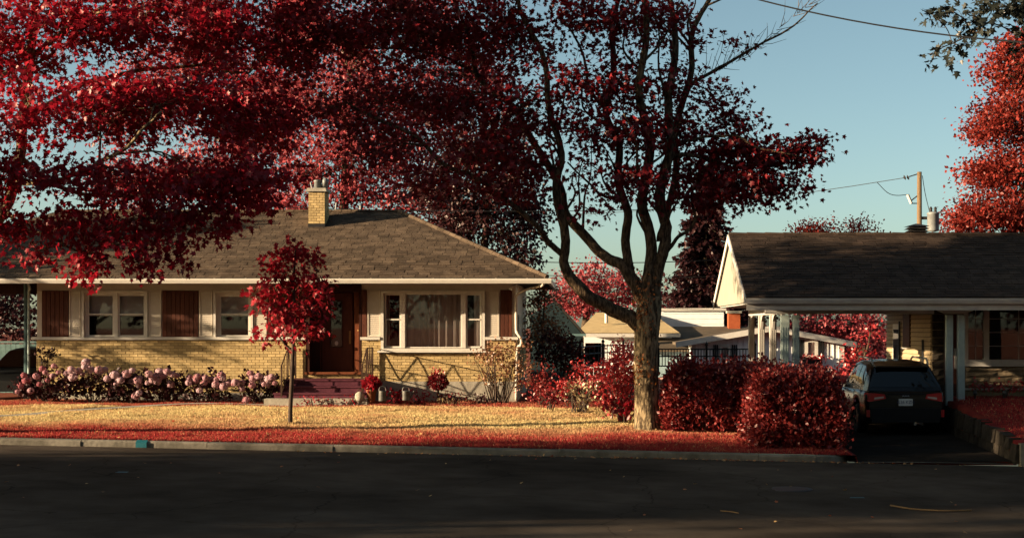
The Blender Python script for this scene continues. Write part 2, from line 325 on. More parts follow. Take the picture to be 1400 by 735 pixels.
def tree(name, label, base, limbs, ells, leaf, cat='tree', bark='bark', barkb=None, per=9, size=.13, leafpx=8., dens=1., shape=5, fill=.5, gap=-.35, spread=.30, droop=.35, flat=.75,
         twig=.007, knots=.02, group=None, seed=0., twigs=True, k=10, length=.35, bare=None, crown='crown', relief=False, sub=0):
    """limbs: lists of (point, radius); the first is the trunk"""
    root = thing(name, label, cat, tuple(base), group=group)
    off = np.array(base); tr = MB(); br = MB(); sk = []
    for li, lb in enumerate(limbs):
        p = catmull([q[0] for q in lb], 6); r = catmull([(q[1], 0, 0) for q in lb], 6)[:, 0]
        if knots and li:
            jit = RNG.normal(size=p.shape) * knots; jit[0] = 0; jit = (jit + np.roll(jit, 1, 0) + np.roll(jit, -1, 0)) / 3; jit[0] = 0; p = p + jit
        if li == 0 and relief: bark_tube(tr, p, r)
        else: (tr if li == 0 else br).tube(p, r, k if r[0] > .08 else 6)
        sk.append((p, r))
    for p, r in list(sk[1:]):
        if r[0] < .085: continue
        for _ in range(sub if len(p) > 14 else sub // 2):
            i = int(RNG.integers(int(len(p)*.3), len(p) - 1)); t_ = p[i] - p[i-1]; t_ = t_ / (np.linalg.norm(t_) + 1e-9); q = RNG.normal(size=3); q -= t_ * q.dot(t_); q /= np.linalg.norm(q) + 1e-9
            dv = unit(t_*.75 + q*.8 + np.array((0, 0, .15))); L_ = RNG.uniform(.7, 1.9); r0 = min(r[i]*.55, .035); c1 = p[i] + dv*L_*.4 + RNG.normal(size=3)*.05*L_; c2 = p[i] + dv*L_ + np.array((0, 0, .18*L_)) + RNG.normal(size=3)*.12*L_
            cp = catmull([p[i], c1, (c1 + c2)/2 + RNG.normal(size=3)*.07*L_, c2], 4); cr = np.linspace(r0, .006, len(cp)); br.tube(cp, cr, 5); sk.append((cp, cr))
            for _k in range(2): j = int(RNG.integers(len(cp)//2, len(cp))); e = cp[j] + unit(dv + RNG.normal(size=3)*.6) * RNG.uniform(.25, .6); br.tube([cp[j], (cp[j]+e)/2 + RNG.normal(size=3)*.03, e], [.007, .005, .003], 3, cap=False)
    SP = np.concatenate([p for p, r in sk]); SR = np.concatenate([r for p, r in sk])
    for b in (bare or []): br.tube(b[0], b[1], 4)
    P, I = sprays(ells, per, dens, leafpx, fill, gap, seed)
    cen = np.mean([W(*e[:3]) for e in ells], axis=0)
    if twigs:
        for i, e in enumerate(ells):
            c = W(*e[:3]); dd = np.linalg.norm((SP - c) * np.array((1, 1, 1.15)), axis=1) + np.where(SP[:, 2] > c[2] + .3, 1.5, 0); j = int(np.argmin(dd)); a = SP[j]
            L = np.linalg.norm(c - a); mid = (a + c) / 2 + np.array((0, 0, .10 * L)) + RNG.normal(size=3) * .06 * L
            r0 = min(SR[j] * .7, .012 + .016 * L); path = catmull([a, mid, c], 4)
            br.tube(path, np.linspace(r0, .012, len(path)), 5)
            Q = P[I == i]
            for q in Q[::2]:
                s = path[RNG.integers(len(path)//3, len(path))]; m_ = (s + q) / 2 + RNG.normal(size=3) * .05
                br.tube([s, m_, q], [twig, twig * .8, twig * .5], 3, cap=False)
    tr.build('trunk', M[bark], root, True)
    if br.v: br.build('branches', M[barkb or bark], root, True)
    C, D, Nn, sz, ti = grow(P, cen, per, size, spread, droop, flat, length=length)
    put(crown, leaf_mesh(crown, C - off, D, Nn, sz, ti, shape), M[leaf], root)
    return root
def bush(name, label, base, ells, leaf, per=8, size=.06, leafpx=4., dens=1., fill=.35, gap=-.5, spread=.16, droop=-.1, flat=.5, stems=8, cat='shrub', group=None, shape=2, seed=1., length=.2, bark='bark_thin', upright=0):
    root = thing(name, label, cat, tuple(base), group=group); off = np.array(base); st = MB()
    P, I = sprays(ells, per, dens * .6, leafpx, fill, gap, seed); P[:, 2] = np.maximum(P[:, 2], base[2] + .03)
    for q in P[RNG.integers(0, len(P), stems)]:
        b = off + np.array((RNG.normal() * .08, RNG.normal() * .08, 0)) + (q - off) * np.array((.25, .25, 0)); m_ = b * .45 + q * .55 + np.array((0, 0, .12))
        st.tube([b, m_, q], [.018, .012, .005], 4)
    st.build('stems', M[bark], root)
    cen = np.array((base[0], base[1], base[2] - .3))
    C, D, Nn, sz, ti = grow(P, cen, per, size, spread, droop, flat, length=length)
    if upright: D = D + np.array((0, 0, upright))
    put('foliage', leaf_mesh('foliage', C - off, D, Nn, sz, ti, shape), M[leaf], root)
    return root

# ------------------------------------------------------------------ terrain
YK = 28.0                                      # back of the kerb
def zk(x): return -.0213 * (np.clip(x, -45, 45) + 3.2)      # top of the kerb; the street falls to the right
def zroad(x): return zk(x) - .13
DX0, DX1 = 5.25, 8.22                          # driveway of the right-hand house
def zdrive(x, y): 
    t = np.clip((y - 27.9) / 5., 0, 1); return (1 - t) * (zk(6.5) - .10) + t * (-.12)
def zlawn(x, y):
    x = np.asarray(x, float); y = np.asarray(y, float)
    t = np.clip((y - YK) / 8.5, 0, 1); t = t * t * (3 - 2*t) * .4 + t * .6
    z = zk(x) * (1 - .85 * t) + .30 * t
    z = z + .012 * np.sin(x * 1.7 + y) * np.clip(t * 3, 0, 1) + .010 * np.sin(x * .9 - y * 2.3) * np.clip(t * 3, 0, 1)
    tr = np.clip((y - 27.6) / 5.6, 0, 1); zr = .0 + .58 * tr
    z = np.where(x > DX1 + .06, zr, z)
    z = np.where((x > DX1 + .06) & (x < 8.8) & (y > 35.4) & (y < 46), -.2, z)
    z = np.where((x > DX0 - .04) & (x <= DX1 + .06) & (y < 46), np.minimum(zdrive(x, y) - .06, z), z)
    return z
def yellow(x, y):     # how dry the turf is: the strip along the kerb, the beds and patches stay red
    n = .5 + .5 * (np.sin(x * .55 + 1.1 * np.sin(y * .9)) * np.sin(y * 1.3 + .8 * np.sin(x * .7 + 2)))
    n2 = .5 + .5 * np.sin(x * 2.7 + 2 * np.sin(y * 2.1)) * np.sin(y * 3.1 + x)
    b = np.clip((y - (29.6 + .4 * np.sin(x * .5) + .05 * x)) / 3.0, 0, 1); b = b * b * (3 - 2 * b)
    b = np.where(x > DX1, 0, b)
    b = np.where(y > 36.0 + .2 * np.sin(x * 1.3), b * .15, b)
    return np.clip(b * (.55 + .45 * n + .25 * n2) + .14 * n2 - .05, 0, 1)
m, N, L, out = newmat('turf')
p = N('ShaderNodeBsdfPrincipled'); p.inputs['Roughness'].default_value = .95; p.inputs['Specular IOR Level'].default_value = .1; L(p.outputs[0], out.inputs[0])
a = N('ShaderNodeAttribute'); a.attribute_name = 'tint'
col = ramp(N, L, a.outputs['Fac'], [(0, (.20, .018, .018)), (.5, (.33, .12, .045)), (1, (.36, .25, .09))])
nz = N('ShaderNodeTexNoise'); nz.inputs['Scale'].default_value = 9; nz.inputs['Detail'].default_value = 8
g = N('ShaderNodeNewGeometry'); L(g.outputs['Position'], nz.inputs[0])
mx = N('ShaderNodeMix'); mx.data_type = 'RGBA'; mx.blend_type = 'MULTIPLY'; mx.inputs[0].default_value = .8; L(col, mx.inputs[6]); L(nz.outputs[0], mx.inputs[7])
L(mx.outputs[2], p.inputs[0]); b_ = N('ShaderNodeBump'); b_.inputs['Strength'].default_value = .6; nb = N('ShaderNodeTexNoise'); nb.inputs['Scale'].default_value = 45; L(g.outputs['Position'], nb.inputs[0]); L(nb.outputs[0], b_.inputs['Height']); L(b_.outputs[0], p.inputs['Normal'])
def sheet(name, xs, ys, zf, material, tint=None):
    xs = np.array(sorted(set(np.round(xs, 4)))); ys = np.array(sorted(set(np.round(ys, 4))))
    gx, gy = np.meshgrid(xs, ys); z = zf(gx, gy); V = np.stack([gx, gy, z], -1).reshape(-1, 3); n, k = gx.shape
    i = np.arange(n - 1)[:, None] * k + np.arange(k - 1)[None, :]
    Fq = np.stack([i, i + 1, i + k + 1, i + k], -1).reshape(-1, 4)
    me = bpy.data.meshes.new(name); me.from_pydata(V.tolist(), [], Fq.tolist())
    me.polygons.foreach_set('use_smooth', [True] * len(me.polygons))
    if tint is not None:
        at = me.attributes.new('tint', 'FLOAT', 'POINT'); at.data.foreach_set('value', tint(gx, gy).reshape(-1).astype(np.float32))
    me.update(); return tag(put(name, me, material), kind='structure')
far = [-900, -400, -200, -120, -80, -60, -45, -35, -28, -24]
xs = far + list(np.arange(-20, DX0 - .1, .3)) + [DX0 - .06, DX0 - .02, 6, 7, 7.8, DX1 + .04, DX1 + .09, 8.6, 9] + list(np.arange(9.5, 16, .5)) + [18, 22, 28, 35, 45, 60, 100, 200, 400, 900]
ys = list(np.arange(YK, 38.6, .25)) + [39, 40, 42, 44, 45.9, 46.1, 48, 52, 58, 66, 80, 100, 140, 200, 300, 500, 900]
sheet('lawn', xs, ys, zlawn, M['turf'], yellow)
sheet('road', [-900, -200, -45, -30, -20, -10, 0, 10, 20, 30, 45, 200, 900], [9.5, 15, 18, 21, 24, 26, YK - .13], lambda x, y: zroad(x) + 0 * y, M['asphalt'])
sheet('near_verge', [-900, -200, -45, -20, -8, 0, 8, 20, 45, 200, 900], [-900, -300, -100, -40, -10, 0, 7, 8.5, 9.5], lambda x, y: np.where(y > 9, zroad(x) + .1, .35 + 0 * x), M['turf'], lambda x, y: .3 + 0 * x)
# kerb: cast lengths butted end to end, then the curve into the driveway
kerb = tag(MB().hexa([(-24, YK-.12, zk(-24)-.5), (4.4, YK-.12, zk(4.4)-.5), (4.4, YK+.0, zk(4.4)-.5), (-24, YK+.0, zk(-24)-.5)],
                      [(-24, YK-.12, zk(-24)-.06), (4.4, YK-.12, zk(4.4)-.06), (4.4, YK+.0, zk(4.4)-.06), (-24, YK+.0, zk(-24)-.06)]).build('kerb', M['concrete_kerb']), kind='structure')
x = -24.
while x < 4.4:
    w = 2.4 if x < -3 else 1.9; x1 = min(x + w, 4.4); a0, a1 = zk(x + .006) + .0, zk(x1 - .006) + .0; dz = random.uniform(-.012, .006); dy = random.uniform(-.012, .012)
    y0, y1 = YK - .14 + dy, YK + .02 + dy
    MB().add([(x+.006,y0-.02,a0-.35),(x1-.006,y0-.02,a1-.35),(x1-.006,y1,a1-.35),(x+.006,y1,a0-.35),(x+.006,y0-.02,a0-.03+dz),(x1-.006,y0-.02,a1-.03+dz),(x1-.006,y1,a1+dz),(x+.006,y1,a0+dz),(x+.006,y0+.02,a0+dz),(x1-.006,y0+.02,a1+dz)],
             [(0,3,2,1),(0,1,5,4),(4,5,9,8),(8,9,6,7),(1,2,6,9,5),(2,3,7,6),(3,0,4,8,7)]).build('kerb_stone', M['concrete_kerb'], kerb)
    x = x1
c0 = [(4.4 + .62 * math.sin(t), YK - .07 + .62 * (1 - math.cos(t))) for t in np.linspace(0, 1.35, 8)] + [(5.12, 29.0)]
mb = MB(); P = []
for i, (u, v) in enumerate(c0):
    f = min(1, i / 7.); nx, ny = (math.sin(1.35 * f), -math.cos(1.35 * f)); h = zk(u) - .02 * f
    P.append([(u + nx*.08, v + ny*.08, h - .3), (u + nx*.08, v + ny*.08, h - .02), (u + nx*.05, v + ny*.05, h), (u - nx*.08, v - ny*.08, h), (u - nx*.08, v - ny*.08, h - .3)])
mb.grid(P); mb.build('kerb_stone', M['concrete_kerb'], kerb)
x = 8.30
while x < 30: B(x + .005, x + 1.9, YK - .10, YK + .05, -1.1, .055 + random.uniform(-.006, .006)).build('kerb_stone', M['concrete_kerb'], kerb); x += 1.9
# driveway with the thin concrete lip at the street
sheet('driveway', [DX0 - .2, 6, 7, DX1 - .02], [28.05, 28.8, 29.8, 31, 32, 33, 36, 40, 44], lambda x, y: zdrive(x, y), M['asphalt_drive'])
sheet('driveway_apron', [4.95, 6, 7, 8.4, 10, 14, 20], [YK - .05, 28.045], lambda x, y: np.minimum(zk(x), zk(6.5)) - .098 + 0 * y, M['concrete_kerb'])
# garden path on the left
pth = [(-15.4, 31.6), (-13.1, 32.6), (-12.3, 33.8), (-11.4, 35.2), (-10.4, 36.3), (-9.2, 36.6), (-6.6, 36.55)]
mb = MB(); pc = catmull([(a, b, 0) for a, b in pth], 6); tg = unit(np.gradient(pc, axis=0))
mb.grid([[(q[0] - t[1]*.24, q[1] + t[0]*.24, float(zlawn(q[0], q[1])) + .022), (q[0] + t[1]*.24, q[1] - t[0]*.24, float(zlawn(q[0], q[1])) + .022)] for q, t in zip(pc, tg)])
tag(mb.build('garden_path', M['concrete']), kind='structure')
def on_path(x, y, w=.27): return np.min(np.hypot(x[:, None] - pc[None, :, 0], y[:, None] - pc[None, :, 1]), axis=1) < w
# grass blades
n = 470000
gx = RNG.uniform(-16.5, 5.1, n); gy = YK + .03 + (38.2 - YK) * RNG.random(n) ** 1.25
yl = 32.15 + .12 * np.sin(gx * .8) + .004 * gx
bare_line = np.abs(gy - yl) < .045 + .02 * np.sin(gx * 3.1)  # thin line across the lawn left without blades
gx[:32000] = RNG.uniform(8.5, 14.5, 32000); gy[:32000] = RNG.uniform(28.1, 35.2, 32000)
keep = ~on_path(gx, gy) & ~(bare_line & (gx > -13) & (gx < 1.5)) & (gx > -.4 * gy - .9)
gx, gy = gx[keep], gy[keep]; n = len(gx)
ylw = yellow(gx, gy); tint = np.clip(ylw + RNG.normal(size=n) * .09 - .02, 0, 1); tint = np.where(RNG.random(n) < .05, RNG.random(n), tint)
hgt = (.028 + .035 * RNG.random(n)) * (1 + .5 * (gapnoise(np.stack([gx, gy, 0*gx], 1), 2.2) > .25))
C = np.stack([gx, gy, zlawn(gx, gy) - .004], 1); D = np.stack([RNG.normal(size=n) * .45, RNG.normal(size=n) * .45, np.ones(n)], 1)
Nn = unit(np.stack([RNG.normal(size=n), RNG.normal(size=n), 0*gx + .2], 1))
T = unit(D); Sd = unit(np.cross(T, Nn)); wv = (.008 + .005 * RNG.random(n))[:, None]
V = np.stack([C - Sd * wv, C + Sd * wv, C + T * hgt[:, None]], 1)
tag(put('grass', np_mesh('grass', V, 3, BLADEF, tint), M['leaf_grass']), 'short turf, red by the kerb and dry yellow towards the house', 'grass', kind='stuff')
# fallen leaves
n = 760; fx = RNG.uniform(-14, 12, n); fy = np.where(RNG.random(n) < .14, RNG.uniform(17, 27.7, n), RNG.uniform(27.9, 36, n)); kd = RNG.random(n) < .33; fx = np.where(kd, 1.4 + RNG.normal(size=n) * 3.2, fx); fy = np.where(kd, 27.8 - np.abs(RNG.normal(size=n)) * .10, fy); keep = (fx < 4.9) | (fy < 27.9)
fx, fy = fx[keep], fy[keep]; n = len(fx); fz = np.where(fy < YK - .15, zroad(fx) + .012, zlawn(fx, fy) + .05)
tag(put('fallen_leaves', leaf_mesh('fallen_leaves', np.stack([fx, fy, fz], 1), np.stack([RNG.normal(size=n), RNG.normal(size=n), .25 * RNG.random(n)], 1), np.stack([RNG.normal(size=n)*.4, RNG.normal(size=n)*.4, np.ones(n)], 1), .035 + .045 * RNG.random(n), RNG.random(n), 5), M['leaf_litter']),
    'dry leaves scattered over the road and the turf', 'leaves', kind='stuff')

# ------------------------------------------------------------------ generic building pieces
def clip_poly(poly, a, b, c):      # keep a*x+b*y+c >= 0
    o = []
    for i in range(len(poly)):
        p, q = poly[i], poly[(i + 1) % len(poly)]; fp = a*p[0] + b*p[1] + c; fq = a*q[0] + b*q[1] + c
        if fp >= 0: o.append(p)
        if (fp >= 0) != (fq >= 0): t = fp / (fp - fq); o.append((p[0] + t*(q[0]-p[0]), p[1] + t*(q[1]-p[1])))
    return o
def shingle_slope(roof, O, U, V, poly, mo, mm, expo=.165, wid=.31, nobj=300, order=None):
    """O origin, U along the eave, V up the slope; poly: convex outline in (u, v)"""
    O, U, V = np.array(O), np.array(U), np.array(V); Nn = np.cross(U, V); Nn = Nn / np.linalg.norm(Nn)
    vmax = max(q[1] for q in poly); umin, umax = min(q[0] for q in poly), max(q[0] for q in poly)
    A = sum(poly[i][0]*poly[(i+1) % len(poly)][1] - poly[(i+1) % len(poly)][0]*poly[i][1] for i in range(len(poly)))
    pc_ = poly if A > 0 else poly[::-1]; tabs = []
    r = 0
    while r * expo < vmax - .03:
        v0 = r * expo; v1 = min(v0 + expo * 1.18, vmax); u = umin - wid * ((r * .5 + .13 * (r % 3)) % 1) 
        while u < umax:
            w = wid * random.uniform(.9, 1.1); g_ = .006; j = random.uniform(-.012, .012)
            q = [(u + g_, v0 + j), (u + w - g_, v0 + j), (u + w - g_, v1), (u + g_, v1)]; full = True
            for i in range(len(pc_)):
                (ax, ay), (bx, by) = pc_[i], pc_[(i + 1) % len(pc_)]; a_, b2, c_ = -(by - ay), (bx - ax), -(-(by - ay) * ax + (bx - ax) * ay)
                q2 = clip_poly(q, a_, b2, c_)
                if len(q2) != len(q) or any(abs(m1[0]-m2[0]) + abs(m1[1]-m2[1]) > 1e-6 for m1, m2 in zip(q, q2)): full = False
                q = q2
                if len(q) < 3: break
            if len(q) >= 3: tabs.append((q, v0, full, w))
            u += w
        r += 1
    full = [t for t in tabs if t[2]]; full.sort(key=order or (lambda t: t[1])); pick = set(id(t) for t in full[:nobj]); mass = MB()
    sh = shift_of(roof); shared = {}
    Rm = Matrix(((U[0], V[0], Nn[0]), (U[1], V[1], Nn[1]), (U[2], V[2], Nn[2]))).to_euler()
    for t in tabs:
        q, v0 = t[0], t[1]; lift = random.uniform(0, .006)
        if id(t) in pick:
            wk = round(t[3] / wid, 1)
            if wk not in shared:
                w = wid * wk - .012; mm_ = MB()
                mm_.hexa([(0,0,.004),(w,0,.004),(w,expo*1.18,-.004),(0,expo*1.18,-.004)], [(0,0,.022),(w,0,.022),(w,expo*1.18,.006),(0,expo*1.18,.006)])
                shared[wk] = mm_.mesh('shingle'); shared[wk].materials.append(M[mo])
            c = O + U * q[0][0] + V * q[0][1] + Nn * lift - sh
            put('shingle', shared[wk], None, roof, tuple(c), Rm)
        else:
            p3 = [O + U*a_ + V*b2 + Nn * (.004 + lift - .008 * (b2 - v0) / (expo*1.18)) for a_, b2 in q]
            mass.prism(p3, Nn * .016)
    return tag(mass.build('shingles', M[mm], roof), kind='stuff')
def bricks(wall, x0, x1, z0, z1, y, holes=(), nobj=0, mo='brick', mm='brick_mass', bw=.203, bh=.0625, j=.0105, depth=.05, skip=None):
    """running bond on the plane Y = y (facing the camera); holes (x0,x1,z0,z1)"""
    me = None; mass = MB(); n = 0; r = 0; sh = shift_of(wall); z = z0
    base = MB().box(-bw/2, bw/2, 0, depth, 0, bh).mesh('brick'); base.materials.append(M[mo])
    while z + bh <= z1 + .02:
        u = x0 - (bw + j) * (.5 if r % 2 else 0)
        while u < x1:
            a, b = max(u, x0), min(u + bw, x1)
            if b - a > .03:
                segs = [(a, b)]
                for (h0, h1, k0, k1) in holes:
                    if z + bh > k0 and z < k1:
                        ns = []
                        for s0, s1 in segs:
                            if s0 < h0: ns.append((s0, min(s1, h0)))
                            if s1 > h1: ns.append((max(s0, h1), s1))
                        segs = [q for q in ns if q[1] - q[0] > .03]
                for s0, s1 in segs:
                    dy = random.uniform(-.003, .002)
                    if n < nobj and abs(s1 - s0 - bw) < 1e-4 and (skip is None or not skip((s0 + s1) / 2)):
                        put('brick', base, None, wall, ((s0 + s1) / 2 - sh[0], y + dy - sh[1], z - sh[2])); n += 1
                    else: mass.box(s0, s1, y + dy, y + depth, z, min(z + bh, z1))
            u += bw + j
        z += bh + j; r += 1
    if mass.v: tag(mass.build('bricks', M[mm], wall), kind='stuff')
def sash(parent, x0, x1, z0, z1, y, w=.045, rail=None, glass='glass', t=.05, fm='white_trim'):
    """a window sash: stiles and rails butted, its pane(s) sub-parts. Frame from y to y+t"""
    mb = MB(); mb.box(x0, x0 + w, y, y + t, z0, z1); mb.box(x1 - w, x1, y, y + t, z0, z1)
    mb.box(x0 + w, x1 - w, y, y + t, z0, z0 + w); mb.box(x0 + w, x1 - w, y, y + t, z1 - w, z1)
    zs = [z0 + w, z1 - w]
    if rail: mb.box(x0 + w, x1 - w, y - .012, y + t, rail - w*.45, rail + w*.45)
    f = mb.build('sash', M[fm], parent)
    if rail:
        B(x0 + w, x1 - w, y + t*.6, y + t*.6 + .005, z0 + w, rail - w*.45).build('pane', M[glass], f)
        B(x0 + w, x1 - w, y + t*.4, y + t*.4 + .005, rail + w*.45, z1 - w).build('pane', M[glass], f)
    else: B(x0 + w, x1 - w, y + t*.5, y + t*.5 + .005, z0 + w, z1 - w).build('pane', M[glass], f)
    return f
def curtain(parent, x0, x1, y, z0, z1, amp=.035, period=.16, name='curtain', m='curtain'):
    n = int((x1 - x0) / .012); P0, P1 = [], []; ph = 0
    for i in range(n + 1):
        x_ = x0 + (x1 - x0) * i / n; ph += .012 / period * 6.283 * (1 + .35 * math.sin(x_ * 7.3))
        yy = y + amp * math.sin(ph) + .3 * amp * math.sin(ph * 2.3 + 1); P0.append((x_, yy, z0)); P1.append((x_, yy * 1 + 0, z1))
    return MB().grid([P0, P1]).build(name, M[m], parent, True)
def louvres(x0, x1, z0, z1, y, pitch=.05, w=.03, t=.03):
    mb = MB(); mb.box(x0, x0 + w, y, y + t, z0, z1).box(x1 - w, x1, y, y + t, z0, z1).box(x0 + w, x1 - w, y, y + t, z0, z0 + w).box(x0 + w, x1 - w, y, y + t, z1 - w, z1)
    z = z0 + w
    while z + pitch < z1 - w + .01:
        mb.hexa([(x0+w,y+.006,z),(x1-w,y+.006,z),(x1-w,y+.014,z),(x0+w,y+.014,z)], [(x0+w,y+.022,z+pitch*.96),(x1-w,y+.022,z+pitch*.96),(x1-w,y+.029,z+pitch*.96),(x0+w,y+.029,z+pitch*.96)]); z += pitch
    return mb
def board_panel(parent, x0, x1, z0, z1, y, n, label=None):
    p = B(x0, x1, y + .02, y + .04, z0, z1).build('board_panel', M['brown_board'], parent)
    if label: p['label'] = label
    w = (x1 - x0) / n
    for i in range(n): B(x0 + i*w + .006, x0 + (i+1)*w - .006, y + random.uniform(-.004, .003), y + .019, z0, z1).build('board', M['brown_board'], p)
    return p

# ------------------------------------------------------------------ the yellow-brick bungalow
D1 = 38.5; EY = 37.5                    # facade plane, eave plane
hx = lambda px: X(px, D1); hz = lambda py: Z(py, D1)
H = thing('brick_bungalow', 'long single-storey house with yellow brick, cream panels and brown hip roof', 'house', (-8.1, D1, .2))
XL, XR = hx(50), hx(705); YB = 45.2
SILL = hz(464); FND = hz(521); SOF = hz(385); FLOOR = hz(508)
door0, door1 = hx(418), hx(494); pw0, pw1, pwz = hx(521), hx(663), hz(479)
# masonry backing with the bricks on it
wl = MB()
wl.box(XL, door0, D1 + .012, D1 + .2, FND - .3, SILL); wl.box(door1, pw0, D1 + .012, D1 + .2, FND, SILL); wl.box(pw1, XR, D1 + .012, D1 + .2, FND, SILL); wl.box(pw0, pw1, D1 + .012, D1 + .2, FND, pwz - .02)
wl.box(XR - .2, XR - .012, D1 + .2, YB, FND, SILL); wl.box(XL + .012, XL + .2, D1 + .2, YB, FND - .3, SOF); wl.box(XL + .2, XR - .2, YB - .2, YB, FND, SOF)
wl.box(door0, door1, D1 + .012, D1 + .2, FND, FLOOR - .06)
wall = wl.build('brick_wall', M['mortar'], H)
bricks(wall, door1, XR, FND, SILL, D1 - .004, holes=[(pw0, pw1, pwz - .03, 9)], nobj=290)
bricks(wall, XL, door0, FND - .3, SILL, D1 - .004)
bricks(wall, door0 + .01, door1 - .01, FLOOR - .28, FLOOR - .07, D1 - .004)
mb = MB(); z = FND; r = 0
while z < SILL - .03:      # bricks of the side wall
    y = D1 + .055 - (.107 if r % 2 else 0)
    while y < YB:
        a, b = max(y, D1 + .055), min(y + .203, YB)
        if b - a > .03: mb.box(XR - .05, XR + random.uniform(0, .004), a, b, z, min(z + .0625, SILL))
        y += .2135
    z += .073; r += 1
tag(mb.build('bricks', M['brick_mass'], wall), kind='stuff')
fm = MB(); fm.box(door1 - .2, XR + .02, D1 - .02, YB + .02, -.1, FND - .001); fm.box(XL - .02, door1 - .2, D1 - .01, D1 + .25, -.1, FND - .301)
fm.build('foundation', M['concrete'], H)
# upper wall: cream boarding built round the openings
UP = D1 + .03
wins = {'l': (hx(112), hx(202)), 's': (hx(292), hx(346))}
wtop = hz(397)
up = MB()
opens = [(wins['l'][0], wins['l'][1], SILL, wtop), (wins['s'][0], wins['s'][1], SILL, wtop), (door0, door1, 0, hz(386)), (pw0, pw1, pwz, wtop)]
xs_ = sorted({XL + .0, XR - .0, *[q for o in opens for q in o[:2]]})
for a, b in zip(xs_[:-1], xs_[1:]):
    o = [q for q in opens if q[0] <= a + 1e-6 and q[1] >= b - 1e-6]
    if o:
        if o[0][3] < SOF: up.box(a, b, UP, UP + .15, o[0][3], SOF)
    else: up.box(a, b, UP, UP + .15, SILL + .001, SOF)
up.box(XR - .15, XR, UP + .15, YB, SILL + .001, SOF)
up.build('upper_wall', M['cream'], H)
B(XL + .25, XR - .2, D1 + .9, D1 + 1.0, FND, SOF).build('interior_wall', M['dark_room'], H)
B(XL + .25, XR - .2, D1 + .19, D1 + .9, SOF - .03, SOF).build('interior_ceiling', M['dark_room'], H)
# stone sill course
mb = MB(); mb.box(XL - .12, door0, D1 - .075, D1 + .06, SILL - .002, SILL + .07); mb.box(door1 - .02, pw0 - .02, D1 - .075, D1 + .06, SILL - .002, SILL + .07)
mb.box(pw1 + .01, XR + .06, D1 - .075, D1 + .06, SILL - .002, SILL + .07); mb.box(XR - .04, XR + .06, D1 + .06, YB, SILL - .002, SILL + .07)
mb.build('sill', M['white_trim'], H)
ST = SILL + .07
# cream shutters with louvres, brown board panels
for a, b in ((94, 111), (203, 221), (272, 291), (347, 365), (502, 521), (664, 683)):
    louvres(hx(a) + .01, hx(b) - .01, ST + .01, hz(396), D1 - .012, .055).build('shutter', M['cream'], H)
board_panel(H, hx(57), hx(93.5), ST + .002, hz(397), D1 - .005, 6)
board_panel(H, hx(222), hx(271), ST + .002, hz(397), D1 - .005, 8)
board_panel(H, hx(366), door0 - .03, ST + .002, hz(397), D1 - .005, 8)
board_panel(H, door1 + .01, hx(501.5), ST + .002, hz(396), D1 - .005, 1)
board_panel(H, hx(684), hx(700), ST + .002, hz(396), D1 - .005, 3)
def casing(x0, x1, z0, z1, y, w=.05, d=.13):
    return MB().box(x0, x0 + w, y, y + d, z0, z1).box(x1 - w, x1, y, y + d, z0, z1).box(x0 + w, x1 - w, y, y + d, z1 - w, z1)
# double window
wd_ = casing(wins['l'][0], wins['l'][1], ST, wtop, D1 - .03, .06, .20).build('window', M['white_trim'], H)
x0, x1 = hx(118.5), hx(198); xm = hx(158)
MB().box(wins['l'][0] + .06, x0, D1 + .04, D1 + .1, ST, wtop - .06).box(x1, wins['l'][1] - .06, D1 + .04, D1 + .1, ST, wtop - .06).box(xm - .05, xm + .05, D1 + .02, D1 + .1, ST, wtop - .06).box(x0, xm - .05, D1 + .04, D1 + .1, hz(402), wtop - .06).box(xm + .05, x1, D1 + .04, D1 + .1, hz(402), wtop - .06).build('frame', M['white_trim'], wd_)
for a, b in ((x0, xm - .05), (xm + .05, x1)):
    sash(wd_, a, b, ST + .005, hz(402), D1 + .05, .045, hz(429.5))
    B(a + .03, b - .03, D1 + .16, D1 + .17, hz(432), hz(400)).build('roller_blind', M['blind'], wd_)
# single window
ws = casing(wins['s'][0], wins['s'][1], ST, wtop, D1 - .03, .06, .20).build('window', M['white_trim'], H)
x0, x1 = hx(299), hx(341)
MB().box(wins['s'][0] + .06, x0, D1 + .04, D1 + .1, ST, wtop - .06).box(x1, wins['s'][1] - .06, D1 + .04, D1 + .1, ST, wtop - .06).box(x0, x1, D1 + .04, D1 + .1, hz(403), wtop - .06).build('frame', M['white_trim'], ws)
sash(ws, x0, x1, ST + .005, hz(403), D1 + .05, .045, hz(429.5)); B(x0 + .03, x1 - .03, D1 + .16, D1 + .17, hz(432), hz(400)).build('roller_blind', M['blind'], ws)
# picture window
wp = casing(pw0, pw1, pwz, wtop, D1 - .05, .07, .2).build('window', M['white_trim'], H)
wp['label'] = 'wide picture window with curtains between two narrow sashes'
zb, zt = pwz + .07, hz(401)
MB().box(pw0 - .08, pw1 + .03, D1 - .14, D1 + .1, pwz - .045, pwz - .002).box(pw0 + .071, pw1 - .071, D1 - .1, D1 + .1, pwz, zb - .01).build('sill', M['white_trim'], wp)
m0, m1 = hx(551), hx(634)
MB().box(m0 - .05, m0 + .05, D1 - .02, D1 + .1, zb, wtop - .07).box(m1 - .05, m1 + .05, D1 - .02, D1 + .1, zb, wtop - .07).box(pw0 + .07, m0 - .05, D1, D1 + .1, zt, wtop - .07).box(m0 + .05, m1 - .05, D1, D1 + .1, zt, wtop - .07).box(m1 + .05, pw1 - .07, D1, D1 + .1, zt, wtop - .07).build('frame', M['white_trim'], wp)
sash(wp, pw0 + .09, m0 - .05, zb, zt, D1 + .02, .045, hz(436.5)); sash(wp, m1 + .05, pw1 - .09, zb, zt, D1 + .02, .045, hz(436.5)); sash(wp, m0 + .05, m1 - .05, zb, zt, D1 + .02, .03)
